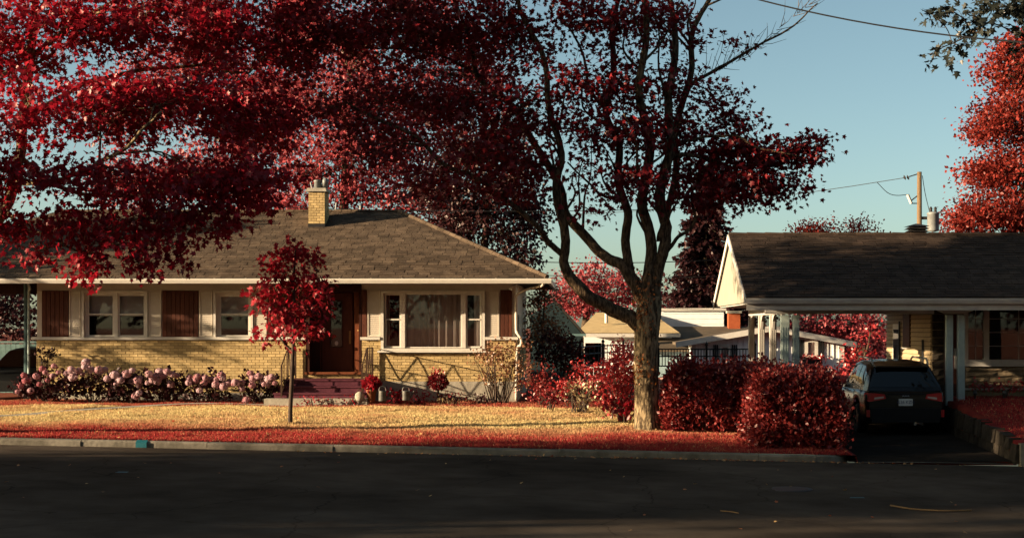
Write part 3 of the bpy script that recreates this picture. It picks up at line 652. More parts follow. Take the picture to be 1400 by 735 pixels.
curtain(wp, m0 - .1, m1 + .02, D1 + .24, zb, zt); curtain(wp, pw0 + .05, pw0 + .2, D1 + .26, zb, zt); curtain(wp, m1 + .25, pw1 - .02, D1 + .26, zb, zt)
# entrance
dr = MB(); RD = D1 + .37
dr.box(door0, door0 + .10, D1 - .01, RD + .05, FLOOR, hz(386)).box(door1 - .06, door1, D1 - .01, RD + .05, FLOOR, hz(386)).box(door0 + .10, door1 - .06, D1 - .01, RD + .05, hz(399), hz(386))
entr = dr.build('entrance', M['door_dark'], H)
d0, d1_ = hx(437), hx(479)
B(door0 + .10, d0 - .05, RD, RD + .05, FLOOR, hz(399)).build('side_panel', M['door_dark'], entr)
B(d0 - .05, d0 - .02, RD - .03, RD + .05, FLOOR, hz(399)).build('door_post', M['brown_board'], entr)
B(d1_ + .04, door1 - .06, RD - .03, RD + .05, FLOOR, hz(399)).build('side_panel', M['door_wood'], entr)  # lighter than the left panel: sunlight is put into its colour
MB().box(d1_ + .075, door1 - .095, RD - .04, RD - .031, FLOOR + .05, hz(401)).build('raised_panel', M['door_wood'], entr)
MB().lathe([(.02, 0), (.02, .02), (.012, .03)], (hx(487.5), RD - .06, hz(452))).build('door_bell', M['brass'], entr)
dz0, dz1 = FLOOR + .02, hz(400)
g0, g1, gz0, gz1 = hx(449), hx(464), hz(474), hz(411)
do = MB().box(d0, g0, RD, RD + .05, dz0, dz1).box(g1, d1_, RD, RD + .05, dz0, dz1).box(g0, g1, RD, RD + .05, dz0, gz0).box(g0, g1, RD, RD + .05, gz1, dz1).build('door', M['door_maroon'], H)
B(g0, g1, RD + .02, RD + .026, gz0, gz1).build('pane', M['glass'], do)
MB().box(g0 - .025, g0, RD - .012, RD - .001, gz0, gz1).box(g1, g1 + .025, RD - .012, RD - .001, gz0, gz1).box(g0 - .025, g1 + .025, RD - .012, RD - .001, gz0 - .025, gz0).box(g0 - .025, g1 + .025, RD - .012, RD - .001, gz1, gz1 + .025).build('glazing_bead', M['door_dark'], do)
kx = hx(475.5)
MB().box(kx - .025, kx + .025, RD - .012, RD - .001, hz(470), hz(452)).tube([(kx, RD - .01, hz(456)), (kx, RD - .06, hz(457.5)), (kx, RD - .065, hz(463)), (kx, RD - .01, hz(466))], .012, 6).build('handle', M['brass'], do)
MB().add([(hx(457) + .05*math.cos(a), RD - .014, hz(469) + .06*math.sin(a)) for a in np.linspace(0, 6.283, 9)[:-1]], [tuple(range(8))[::-1]]).build('sticker', M['blind'], do)
B(door0 - .01, door1 + .01, D1 - .10, RD + .04, FLOOR - .06, FLOOR - .001).build('threshold', M['door_wood'], H)
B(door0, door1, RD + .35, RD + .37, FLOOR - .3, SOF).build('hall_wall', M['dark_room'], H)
# roof: hip on both ends
EZ, HH = Z(380, EY), 4.36; RZ = 5.54; RX0, RX1 = -19.5, X(748, EY); EYB = EY + 2*HH
sl_len = math.hypot(HH, RZ - EZ); Vn = np.array((0, HH, RZ - EZ)) / sl_len
rf = MB(); A_ = [(RX0, EY, EZ), (RX1, EY, EZ), (RX1, EYB, EZ), (RX0, EYB, EZ), (RX0 + HH, EY + HH, RZ), (RX1 - HH, EY + HH, RZ)]
A_ = A_ + [(p[0], p[1], p[2] - .09) for p in A_[:4]]
rf.add(A_, [(0, 1, 5, 4), (1, 2, 5), (2, 3, 4, 5), (3, 0, 4), (0, 6, 7, 1), (1, 7, 8, 2), (2, 8, 9, 3), (3, 9, 6, 0), (9, 8, 7, 6)])
roof = rf.build('roof', M['felt'], H)
shingle_slope(roof, (RX0, EY, EZ + .004), (1, 0, 0), tuple(Vn), [(0, -.02), (RX1 - RX0, -.02), (RX1 - RX0 - HH, sl_len), (HH, sl_len)], 'shingle', 'shingle_mass', order=lambda t: t[1] + (90 if t[0][0][0] < 5.2 else 0))
shingle_slope(roof, (RX1, EY, EZ + .004), (0, 1, 0), tuple(np.array((-HH, 0, RZ - EZ)) / sl_len), [(0, -.02), (2*HH, -.02), (HH, sl_len)], 'shingle', 'shingle_mass', nobj=0)
mb = MB()      # hip and ridge caps
a, b = np.array((RX1, EY, EZ + .02)), np.array((RX1 - HH, EY + HH, RZ + .02))
for i in range(24):
    p, q = a + (b - a) * i / 24, a + (b - a) * (i + 1.15) / 24; mb.tube([p + np.array((0,0,.008)), q], [.075, .07], 6)
a, b = np.array((RX1 - HH, EY + HH, RZ + .01)), np.array((RX0 + HH, EY + HH, RZ + .01))
for i in range(36):
    p, q = a + (b - a) * i / 36, a + (b - a) * (i + 1.1) / 36; mb.tube([p + np.array((0,0,.008)), q], [.075, .07], 6)
mb.build('ridge_caps', M['shingle_mass'], roof)
# soffit, fascia, gutter
B(RX0 + .02, RX1 - .02, EY + .02, D1 + .2, SOF, SOF + .02).build('soffit', M['cream'], H)
B(XR + .0, RX1 - .02, D1 + .2, EYB - .02, SOF, SOF + .02).build('soffit', M['cream'], H)
B(RX0, RX1 - .001, EY + .001, EY + .02, SOF - .002, EZ - .092).build('fascia', M['white_trim'], H)
gp = [(0, 0), (0, -.11), (-.03, -.125), (-.085, -.125), (-.11, -.05), (-.11, 0), (-.10, 0), (-.10, -.05), (-.08, -.115), (-.03, -.115), (-.01, -.105), (-.01, 0)]
GT = EZ - .012
gut = MB().prism([(RX0, EY - .002 + p[0], GT + p[1]) for p in gp], (RX1 + .11 - RX0, 0, 0)).build('gutter', M['white_trim'], H)
MB().prism([(RX1 + .002 - p[0], EY - .0, GT + p[1]) for p in gp], (0, 2*HH, 0)).build('gutter', M['white_trim'], H)
for gx_ in np.arange(RX0 + .4, RX1, .8): B(gx_, gx_ + .03, EY - .115, EY, GT + .001, GT + .008).build('gutter_strap', M['white_trim'], gut)
cx = XR + .02
MB().tube(catmull([(RX1 - .12, EY + .0, GT - .1), (RX1 - .14, EY + .02, GT - .18), (cx + .25, D1 - .22, SOF - .22), (cx + .03, D1 - .07, SOF - .34), (cx, D1 - .06, SOF - .5), (cx, D1 - .06, ST + .22), (cx + .03, D1 - .10, ST + .10), (cx + .13, D1 - .13, ST - .05), (cx + .12, D1 - .10, ST - .22), (cx + .03, D1 - .06, ST - .33), (cx, D1 - .06, FND), (cx, D1 - .08, .35)], 5), .038, 8).build('downspout', M['cream'], H, True)
MB().box(hx(707), hx(716), D1 + .3, D1 + 1.2, SILL + .08, hz(430)).build('side_window', M['glass'], H)
# twin floodlight under the eave
fl = MB(); fx0, fz0 = hx(706), SOF - .02
fl.lathe([(.06, -.03), (.06, 0)], (fx0, D1 - .3, fz0))
for sx in (-1, 1): fl.tube([(fx0, D1 - .3, fz0 - .03), (fx0 + sx*.06, D1 - .33, fz0 - .10), (fx0 + sx*.12, D1 - .40, fz0 - .18)], [.02, .03, .06], 10)
fl.build('floodlight', M['white_trim'], H, True)
# chimney
ch0, ch1 = X(424, 41), X(446, 41); cy0, cy1 = 40.75, 41.45; cz0 = EZ + (cy0 - EY) * (RZ - EZ) / HH - .3; cz1 = Z(263, 41)
chm = B(ch0 + .012, ch1 - .012, cy0 + .012, cy1, cz0, cz1).build('chimney', M['mortar'], H)
bricks(chm, ch0, ch1, cz0 + .42, cz1, cy0, nobj=60, bw=.145, bh=.062)
mb = MB(); z = cz0 + .42; r = 0
while z < cz1 - .03:
    y = cy0 + .055 - (.09 if r % 2 else 0)
    while y < cy1:
        a, b = max(y, cy0 + .055), min(y + .17, cy1)
        if b - a > .03: mb.box(ch1 - .05, ch1, a, b, z, z + .062); mb.box(ch0, ch0 + .05, a, b, z, z + .062)
        y += .18
    z += .0725; r += 1
tag(mb.build('bricks', M['brick_mass'], chm), kind='stuff')
B(ch0 - .01, ch1 + .01, cy0 - .012, cy1 + .01, cz0, cz0 + .415).build('flashing', M['metal_dark'], chm)
MB().hexa([(ch0-.06, cy0-.06, cz1+.002),(ch1+.06, cy0-.06, cz1+.002),(ch1+.06, cy1+.06, cz1+.002),(ch0-.06, cy1+.06, cz1+.002)], [(ch0-.03, cy0-.03, cz1+.1),(ch1+.03, cy0-.03, cz1+.1),(ch1+.03, cy1+.03, cz1+.1),(ch0-.03, cy1+.03, cz1+.1)]).build('chimney_cap', M['concrete'], chm)
MB().lathe([(.10, 0), (.10, .20), (.115, .21), (.115, .24), (.07, .25)], ((ch0 + ch1)/2 - .02, cy0 + .3, cz1 + .1)).build('flue_pot', M['metal_grey'], chm, True)
MB().tube([((ch0 + ch1)/2 + .14, cy0 + .35, cz1 + .1), ((ch0 + ch1)/2 + .18, cy0 + .3, cz1 + .28), ((ch0 + ch1)/2 + .23, cy0 + .25, cz1 + .36)], [.08, .085, .09], 12).build('flue_pot', M['metal_grey'], chm, True)
for bb in ([((ch0 + ch1)/2 - .18, cy0 + .3, cz1 + .1), ((ch0 + ch1)/2 - .24, cy0 + .3, cz1 + .36)], [((ch0 + ch1)/2 + .2, cy0 + .5, cz1 + .1), ((ch0 + ch1)/2 + .24, cy0 + .5, cz1 + .42)]): MB().tube(bb, .02, 6).build('stay_bar', M['metal_grey'], chm)
MB().tube([(X(458, 41.9), 41.9, RZ - .05), (X(460, 41.9), 41.9, RZ + .28)], .025, 8).build('vent_pipe', M['metal_grey'], roof)
MB().tube([(X(493, 41.9), 41.9, RZ - .05), (X(493, 41.9), 41.9, RZ + .22)], .035, 8).build('vent_pipe', M['metal_grey'], roof)
# covered bay at the left end of the house
lp = thing('porch_post', 'slim teal timber post of the covered bay beside the brick corner', 'post', (hx(33), D1 + .2, .2))
B(hx(30.5), hx(33), D1 + .1, D1 + .2, .2, SOF).build('shaft', M['teal'], lp); B(hx(34.5), hx(37), D1 + .1, D1 + .2, .2, SOF).build('shaft', M['teal'], lp)
MB().tube(catmull([(hx(47), D1 - .5, SOF - .02), (hx(45), D1 - .2, SOF - .2), (hx(38.5), D1 + .04, SOF - .45), (hx(38.5), D1 + .04, .4)], 5), .03, 8).build('downspout', M['post_green'], lp, True)
fb = thing('board_fence', 'low teal vertical-board fence behind the covered bay', 'fence', (hx(10), D1 + 4, .2))
f1 = D1 + 4
for i, x_ in enumerate(np.arange(X(-60, f1), XL + .1, .145)): B(x_, x_ + .135, f1 + random.uniform(-.006, .006), f1 + .03, .2, Z(470, f1)).build('board', M['teal'], fb)
B(X(-60, f1), XL + .1, f1 - .03, f1 - .007, Z(468.5, f1), Z(466, f1)).build('top_rail', M['teal'], fb)
B(RX0 + 1, XL + .05, D1 + .3, D1 + .42, SOF - .32, SOF - .002).build('beam', M['door_dark'], H)
# steps, landing, railings
STP = thing('front_steps', 'maroon painted front steps below the brown door', 'steps', (hx(455), 37., .3))
sx0, sx1 = hx(404), hx(511); lz = FLOOR - .16; noses = [(37.35, lz), (37.0, lz - .155), (36.65, lz - .31)]
st_x = [(sx0 - .1, sx1 + .03), (sx0 - .15, sx1 + .1), (sx0 - .2, sx1 + .1)]
for i, ((ny, nz), (a, b)) in enumerate(zip(noses, st_x)):
    back = D1 - .02 if i == 0 else noses[i-1][0] - .001
    o = B(a + .02, b - .02, ny + .03, back, .2 if i == 2 else nz - .3, nz - .04).build('riser', M['step_paint'], STP)
    B(a, b, ny, back, nz - .039, nz).build('tread', M['step_paint'], o)
B(sx0 - .35, sx1 + .15, 36.3, 36.66, .15, lz - .44).build('base_slab', M['concrete'], STP)
B(sx0 - .1 + .03, sx1, noses[0][0] + .04, D1 - .021, .15, lz - .30).build('landing_base', M['concrete'], STP)
def railing(xr, label):
    t = thing('stair_railing', label, 'railing', (xr, 37.2, .3), group='railings of the front steps')
    y0, y1, y2 = D1 - .08, 37.42, 36.62; zt_, zb_ = lz + .80, lz + .09; zt2, zb2 = zt_ - .42, zb_ - .42
    MB().tube([(xr, y0, zt_), (xr, y1, zt_), (xr, y2, zt2), (xr, y2 - .05, zt2 - .06)], .016, 6).build('top_rail', M['iron_brown'], t)
    MB().tube([(xr, y0, zb_), (xr, y1, zb_), (xr, y2, zb2)], .013, 6).build('bottom_rail', M['iron_brown'], t)
    for (yy, za, zc) in ((y0, lz, zt_), (y1, lz, zt_), (y2, lz - .42, zt2)): B(xr - .018, xr + .018, yy - .018, yy + .018, za, zc).build('newel', M['iron_brown'], t)
    def zig(ya, yb, za0, za1, zb0, zb1, n):
        for i in range(n):
            f0, f1 = i / n, (i + 1) / n; top0 = i % 2 == 0
            p = (xr, ya + (yb - ya)*f0, (za0 + (za1 - za0)*f0) if top0 else (zb0 + (zb1 - zb0)*f0)); q = (xr, ya + (yb - ya)*f1, (zb0 + (zb1 - zb0)*f1) if top0 else (za0 + (za1 - za0)*f1))
            MB().tube([p, q], .011, 5).build('brace', M['iron_brown'], t)
    zig(y0, y1, zt_, zt_, zb_, zb_, 7)
    for f in (.25, .5, .75): MB().tube([(xr, y1 + (y2 - y1)*f, zb_ - .42*f), (xr, y1 + (y2 - y1)*f, zt_ - .42*f)], .008, 5).build('baluster', M['iron_brown'], t)
railing(hx(405), 'brown iron railing on the left of the maroon steps'); railing(hx(510), 'brown iron railing on the right of the maroon steps')

# ------------------------------------------------------------------ the right-hand house with its carport
D2, E2 = 35.6, 33.0
H2 = thing('carport_house', 'low house with dark shingle gable roof over an open carport', 'house', (10, D2, .6))
GX = 3.63; RG = 22.0; EZ2, RZ2, RY2, EB2 = 2.93, 4.58, 37.0, 41.2
s2 = math.hypot(RY2 - E2, RZ2 - EZ2); V2 = np.array((0, RY2 - E2, RZ2 - EZ2)) / s2
mb = MB(); pr = [(E2, EZ2), (RY2, RZ2), (EB2, EZ2)]
mb.prism([(GX, y, z) for y, z in [(E2, EZ2), (RY2, RZ2), (EB2, EZ2), (EB2, EZ2 - .1), (RY2, RZ2 - .1), (E2, EZ2 - .1)]], (RG - GX, 0, 0))
roof2 = mb.build('roof', M['felt'], H2)
shingle_slope(roof2, (GX, E2, EZ2 + .004), (1, 0, 0), tuple(V2), [(0, -.02), (RG - GX, -.02), (RG - GX, s2), (0, s2)], 'shingle_dark', 'shingle_dark_mass', expo=.165, wid=.31, order=lambda t: t[1] * 0 - t[1] + (90 if t[0][0][0] > 8.4 else 0))
mb = MB()
for i in range(40): mb.tube([(GX + i*.46, RY2, RZ2 + .015), (GX + (i+1.1)*.46, RY2, RZ2 + .007)], [.075, .07], 6)
mb.build('ridge_caps', M['shingle_dark_mass'], roof2)
# gable end, rakes, soffits
mb = MB(); mb.prism([(GX + .04, E2 + .12, EZ2 - .10), (GX + .04, RY2, RZ2 - .11), (GX + .04, EB2 - .12, EZ2 - .10)], (.04, 0, 0)); mb.build('gable_panel', M['gable_cream'], H2)
for ya, yb in ((E2, RY2), (EB2, RY2)):
    MB().add([(GX - .03, ya, EZ2 - .16), (GX - .03, yb, RZ2 - .16), (GX - .03, yb, RZ2 + .02), (GX - .03, ya, EZ2 + .02), (GX - .001, ya, EZ2 - .16), (GX - .001, yb, RZ2 - .16), (GX - .001, yb, RZ2 + .02), (GX - .001, ya, EZ2 + .02)],
             [(0,1,2,3),(7,6,5,4),(0,4,5,1),(3,2,6,7),(0,3,7,4)]).build('rake_board', M['white_trim'], H2)
B(GX + .08, RG, E2 + .02, EB2 - .02, EZ2 - .14, EZ2 - .115).build('soffit', M['post_white'], H2)
MB().prism([(GX - .02, E2 - .002 + p[0], EZ2 - .012 + p[1]) for p in gp], (RG - GX, 0, 0)).build('gutter', M['post_white'], H2)
B(GX + .01, RG, E2 + .002, E2 + .02, EZ2 - .28, EZ2 - .10).build('fascia', M['post_white'], H2)
PYF = 33.6
B(GX + .5, 8.0, PYF - .06, PYF + .06, EZ2 - .36, EZ2 - .142).build('beam', M['post_white'], H2)
B(4.50, 4.64, PYF + .1, 40.4, EZ2 - .36, EZ2 - .142).build('beam', M['post_white'], H2)
def cpost(x_, y_, w, z0, label=None, m='post_green', d=.13):
    z1 = EZ2 - .362; o = B(x_ - w/2, x_ + w/2, y_ - d/2, y_ + d/2, z0, z1 - .02).build('post', M[m], H2)
    mb = MB()
    for k in (-.3, 0, .3): mb.box(x_ + w*k - .012, x_ + w*k + .012, y_ - d/2 - .012, y_ - d/2, z0 + .1, z1 - .3)
    mb.build('flute', M[m], o)
    return o
cpost(X(1073, PYF), PYF, .19, -.12); cpost(X(1088, PYF), PYF, .15, -.12)
for px, dd in ((1058, 35.6), (1042.5, 37.9), (1029, 40.2)): cpost(4.57, dd, .16, -.12, m='post_white')
for yy in (33.6, 35.6, 37.9, 40.2):      # curved brackets under the side beam
    for sgn in (-1, 1):
        if yy + sgn*.5 < 33.5 or yy + sgn*.5 > 40.4: continue
        MB().prism([(4.54, yy + sgn*.07, EZ2 - .75), (4.54, yy + sgn*.07, EZ2 - .362), (4.54, yy + sgn*.6, EZ2 - .362), (4.54, yy + sgn*.36, EZ2 - .40), (4.54, yy + sgn*.17, EZ2 - .52)], (.06, 0, 0)).build('bracket', M['post_white'], H2)
for px in (1297.5, 1313.5): cpost(X(px, PYF), PYF, .155, .45)
MB().prism([(X(1270, PYF), PYF - .04, EZ2 - .142), (X(1276, PYF), PYF - .04, EZ2 - .24), (X(1292, PYF), PYF - .04, EZ2 - .36), (X(1319, PYF), PYF - .04, EZ2 - .36), (X(1336, PYF), PYF - .04, EZ2 - .24), (X(1344, PYF), PYF - .04, EZ2 - .142)], (0, .08, 0)).build('bracket', M['post_white'], H2)
# side wall in lapped boards, seen through the carport
SX = 8.45; wz0, wz1 = .0, EZ2 - .14
B(SX + .02, RG - .5, D2 + .15, 41.0, -.2, wz1).build('house_wall', M['soil'], H2)
z = .35; i = 0
while z < wz1 - .02:
    MB().add([(SX - .03, D2 + .16, z), (SX - .03, 41, z), (SX + .006, 41, z + .098), (SX + .006, D2 + .16, z + .098), (SX + .02, D2 + .16, z), (SX + .02, 41, z), (SX + .02, 41, z + .098), (SX + .02, D2 + .16, z + .098)],
             [(0,3,2,1),(0,1,5,4),(0,4,7,3),(1,2,6,5),(3,7,6,2)]).build('siding_board', M['siding'], H2); z += .112
B(SX - .03, SX + .02, D2 + .16, 41, -.2, .348).build('plinth', M['concrete'], H2)
d0 = 39.2; dd = B(SX - .03, SX - .0125, d0, d0 + .85, .36, 2.35).build('side_door', M['white_trim'], H2)
B(SX - .04, SX - .031, d0 + .1, d0 + .75, 1.2, 2.2).build('pane', M['car_glass'], dd); B(SX - .06, SX - .031, d0 - .09, d0 - .02, .36, 2.42).build('jamb', M['iron_black'], dd)
B(SX - .05, SX - .013, 37.9, 38.7, 1.75, 2.72).build('shutter', M['brown_board'], H2)
B(SX - .10, SX - .013, 38.0, 38.75, 1.70, 1.745).build('ledge', M['white_trim'], H2)
MB().tube([(SX - .05, 36.35, .4), (SX - .05, 36.35, 1.95)], .018, 6).tube([(SX - .05, 36.45, .4), (SX - .05, 36.45, 1.95)], .018, 6).build('conduit', M['iron_black'], H2)
# front wall: stone base, siding, window
g2 = lambda px: X(px, D2); q2 = lambda py: Z(py, D2)
sz0, sz1 = q2(532), q2(500)
B(SX + .02, g2(1297), D2 + .06, D2 + .149, .2, wz1).build('stone_backing', M['mortar'], H2)
B(g2(1319), RG - .5, D2 + .06, D2 + .149, .2, sz1 - .01).build('stone_backing', M['mortar'], H2)
def stones(parent, x0, x1, z0, z1, y, rows, wmin, wmax, m='stone', depth=.07, along='x'):
    h = (z1 - z0) / rows
    for r in range(rows):
        u = x0
        while u < x1 - .05:
            w = random.uniform(wmin, wmax); u1 = min(u + w, x1)
            if x1 - u1 < wmin * .5: u1 = x1
            a, b, c0_, c1_ = u + .008, u1 - .008, z0 + r*h + .008, z0 + (r+1)*h - .008; n_ = max(2, int((b - a) / .12)); bl = .02
            P_ = []
            for iz in range(4):
                row = []
                for ix in range(n_ + 1):
                    edge = ix in (0, n_) or iz in (0, 3); xx, zz = a + (b-a)*ix/n_, c0_ + (c1_-c0_)*iz/3; dep = y + (bl + .012 if edge else random.uniform(-.012, .014))
                    row.append((xx, dep, zz) if along == 'x' else (dep, xx, zz))
                P_.append(row)
            mb = MB().grid(P_); back = y + depth
            e = [P_[0][0], P_[0][-1], P_[-1][-1], P_[-1][0]]; bk = [(p[0], back, p[2]) if along == 'x' else (back, p[1], p[2]) for p in e]
            ring = P_[0] + [P_[k][-1] for k in (1, 2, 3)] + P_[3][::-1][1:] + [P_[k][0] for k in (2, 1)]
            rb = [(p[0], back, p[2]) if along == 'x' else (back, p[1], p[2]) for p in ring]; nr = len(ring)
            mb.add(ring + rb, [(k, (k+1) % nr, (k+1) % nr + nr, k + nr) for k in range(nr)])
            mb.build('stone', M[m], parent); u = u1
sw = B(g2(1319), RG - .5, D2 + .045, D2 + .059, sz0 - .2, sz1 - .012).build('stone_wall', M['mortar'], H2)
stones(sw, g2(1320), 12.6, sz0 + .04, sz1 - .012, D2 - .01, 4, .45, 1.1)
B(g2(1317), RG - .5, D2 - .06, D2 + .1, sz0 - .01, sz0 + .035).build('base_ledge', M['concrete'], H2)
sc = B(SX + .02, g2(1290), D2 + .045, D2 + .059, .2, wz1).build('stone_pier', M['mortar'], H2)
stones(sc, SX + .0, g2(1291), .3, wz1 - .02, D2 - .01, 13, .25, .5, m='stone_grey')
B(g2(1292), g2(1318), D2 + .02, D2 + .149, .2, wz1).build('siding_panel', M['brown_board'], H2)
B(g2(1305), g2(1313), D2 - .01, D2 + .019, 1.25, 1.75).build('mailbox', M['metal_grey'], H2)
w2 = MB(); wx0, wx1, wzb, wzt = g2(1318), 13.2, q2(497), q2(413)
w2.box(wx0, wx0 + .1, D2 - .02, D2 + .14, wzb, wzt); w2.box(wx1 - .1, wx1, D2 - .02, D2 + .14, wzb, wzt); w2.box(wx0 + .1, wx1 - .1, D2 - .02, D2 + .14, wzt - .07, wzt); w2.box(wx0 + .1, wx1 - .1, D2 - .02, D2 + .14, wzb, wzb + .1)
win2 = w2.build('window', M['post_white'], H2)
B(wx0 - .04, wx1, D2 - .09, D2 + .02, wzb - .06, wzb - .002).build('sill', M['post_white'], win2)
mulls = [g2(1349), 12.1]; edges = [wx0 + .1] + mulls + [wx1 - .1]
for mx_ in mulls: B(mx_ - .06, mx_ + .06, D2 - .01, D2 + .13, wzb + .1, wzt - .07).build('mullion', M['post_white'], win2)
for a, b in zip(edges[:-1], edges[1:]):
    a2, b2 = (a if a == edges[0] else a + .06), (b if b == edges[-1] else b - .06); f = B(a2, b2, D2 + .06, D2 + .066, wzb + .1, wzt - .07).build('pane', M['glass'], win2)
    mb = MB(); nc = 2 if a == edges[0] else 3
    for k in range(1, nc): mb.box(a2 + (b2-a2)*k/nc - .008, a2 + (b2-a2)*k/nc + .008, D2 + .045, D2 + .059, wzb + .1, wzt - .07)
    for k in (1, 2, 3): mb.box(a2, b2, D2 + .040, D2 + .044, wzb + .1 + (wzt - wzb - .17)*k/4 - .008, wzb + .1 + (wzt - wzb - .17)*k/4 + .008)
    mb.build('muntin', M['post_white'], win2)
B(wx0 + .1, wx1 - .1, D2 + .13, D2 + .14, wzb + .1, wzt - .07).build('dark_room', M['dark_room'], win2)  # dark sheet standing in for the unlit room behind the panes
# roof ventilator
vx, vy = X(1253, 37.2), 37.2; rv = MB()
rv.box(vx - .17, vx + .17, vy - .17, vy + .17, RZ2 - .1, RZ2 + .22); rvo = rv.build('roof_vent', M['metal_dark'], H2)
for k in range(3): MB().hexa([(vx-.27, vy-.27, RZ2+.02+k*.075),(vx+.27, vy-.27, RZ2+.02+k*.075),(vx+.27, vy+.27, RZ2+.02+k*.075),(vx-.27, vy+.27, RZ2+.02+k*.075)], [(vx-.19, vy-.19, RZ2+.07+k*.075),(vx+.19, vy-.19, RZ2+.07+k*.075),(vx+.19, vy+.19, RZ2+.07+k*.075),(vx-.19, vy+.19, RZ2+.07+k*.075)]).build('hood', M['metal_dark'], rvo)
MB().hexa([(vx-.27, vy-.27, RZ2+.24),(vx+.27, vy-.27, RZ2+.24),(vx+.27, vy+.27, RZ2+.24),(vx-.27, vy+.27, RZ2+.24)], [(vx-.03, vy-.03, RZ2+.31),(vx+.03, vy-.03, RZ2+.31),(vx+.03, vy+.03, RZ2+.31),(vx-.03, vy+.03, RZ2+.31)]).build('hood', M['metal_dark'], rvo)
# low stone wall along the driveway
gw = thing('retaining_wall', 'low rough stone retaining wall along the right of the driveway', 'wall', (8.35, 30, -.1))
rows = [(35.58, .56), (33.9, .50), (32.4, .43), (31.0, .34), (29.6, .24), (28.4, .13), (27.95, .02)]
for (ya, za), (yb, zb2) in zip(rows[:-1], rows[1:]):
    y = yb
    while y < ya - .05:
        y1 = min(ya, y + random.uniform(.28, .5)); t = (y - yb) / (ya - yb); zt_ = zb2 + (za - zb2) * t; lo = -.35
        nr = 2 if zt_ > .05 else 1
        for r in range(nr):
            z0_, z1_ = lo + (zt_ - lo)*r/nr + .01, lo + (zt_ - lo)*(r+1)/nr
            j = lambda: random.uniform(-.025, .025)
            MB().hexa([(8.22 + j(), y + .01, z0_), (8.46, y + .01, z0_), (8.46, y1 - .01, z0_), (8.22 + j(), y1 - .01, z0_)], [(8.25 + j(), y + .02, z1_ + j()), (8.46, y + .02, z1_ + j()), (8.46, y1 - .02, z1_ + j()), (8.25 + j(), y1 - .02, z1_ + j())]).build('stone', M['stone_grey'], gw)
        y = y1
# ------------------------------------------------------------------ houses further back
def quad(a, b, c, d): return MB().add([a, b, c, d], [(0, 1, 2, 3)])
DW = 55.; wx = lambda px, d=DW: X(px, d); wz = lambda py, d=DW: Z(py, d)
HW = thing('white_cottage', 'white board house with a low gable roof behind the carport', 'house', (wx(1050), DW, .3))
axp, zap = wx(1053), wz(446); lx, rx, ez = wx(925), wx(1166), wz(468)
mb = MB(); mb.prism([(wx(946), DW, .2), (wx(1153), DW, .2), (wx(1153), DW, ez + .02), (axp, DW, zap - .03), (wx(946), DW, ez + .02)], (0, 9, 0)); wallw = mb.build('wall', M['white_house'], HW)
for x_ in np.arange(wx(948), wx(1152), .21): 
    zt_ = ez + (zap - ez) * (1 - abs(x_ - axp) / (axp - wx(946) if x_ < axp else wx(1153) - axp)); B(x_, x_ + .03, DW - .025, DW - .001, .25, zt_ - .08).build('batten', M['white_house'], wallw)
rw = MB()
rw.add([(lx, DW - .5, ez), (axp, DW - .5, zap), (axp, DW + 9.5, zap), (lx, DW + 9.5, ez), (lx, DW - .5, ez - .1), (axp, DW - .5, zap - .1), (axp, DW + 9.5, zap - .1), (lx, DW + 9.5, ez - .1)], [(0,1,2,3),(4,7,6,5),(0,4,5,1),(3,2,6,7),(0,3,7,4)])
rw.add([(axp, DW - .5, zap), (rx, DW - .5, ez), (rx, DW + 9.5, ez), (axp, DW + 9.5, zap), (axp, DW - .5, zap - .1), (rx, DW - .5, ez - .1), (rx, DW + 9.5, ez - .1), (axp, DW + 9.5, zap - .1)], [(0,1,2,3),(4,7,6,5),(0,4,5,1),(3,2,6,7),(1,5,6,2)])
rw.build('roof', M['brown_roof'], HW)
cw0, cw1 = X(872, 56.5), X(1100, 56.5)
MB().prism([(cw0, 56.5, Z(477, 56.5)), (cw0, 61, Z(446, 61)), (cw0, 65.5, Z(477, 56.5)), (cw0, 65.5, Z(477, 56.5) - .1), (cw0, 61, Z(446, 61) - .1), (cw0, 56.5, Z(477, 56.5) - .1)], (cw1 - cw0, 0, 0)).build('wing_roof', M['brown_roof'], HW)
B(cw0 + .4, cw1, 57.1, 65, .2, Z(477, 56.5) - .02).build('wing_wall', M['shaded_wall'], HW)
for a, za, b, zb2 in ((lx - .05, ez, axp, zap), (axp, zap, rx + .05, ez)): MB().prism([(a, DW - .56, za - .18), (b, DW - .56, zb2 - .18), (b, DW - .56, zb2 + .03), (a, DW - .56, za + .03)], (0, .05, 0)).build('bargeboard', M['white_trim'], HW)
B(wx(946) - .02, wx(946) + .14, DW - .04, DW - .026, .2, ez).build('corner_board', M['white_trim'], HW); B(wx(1147), wx(1154), DW - .04, DW - .026, .2, ez).build('corner_board', M['white_trim'], HW)
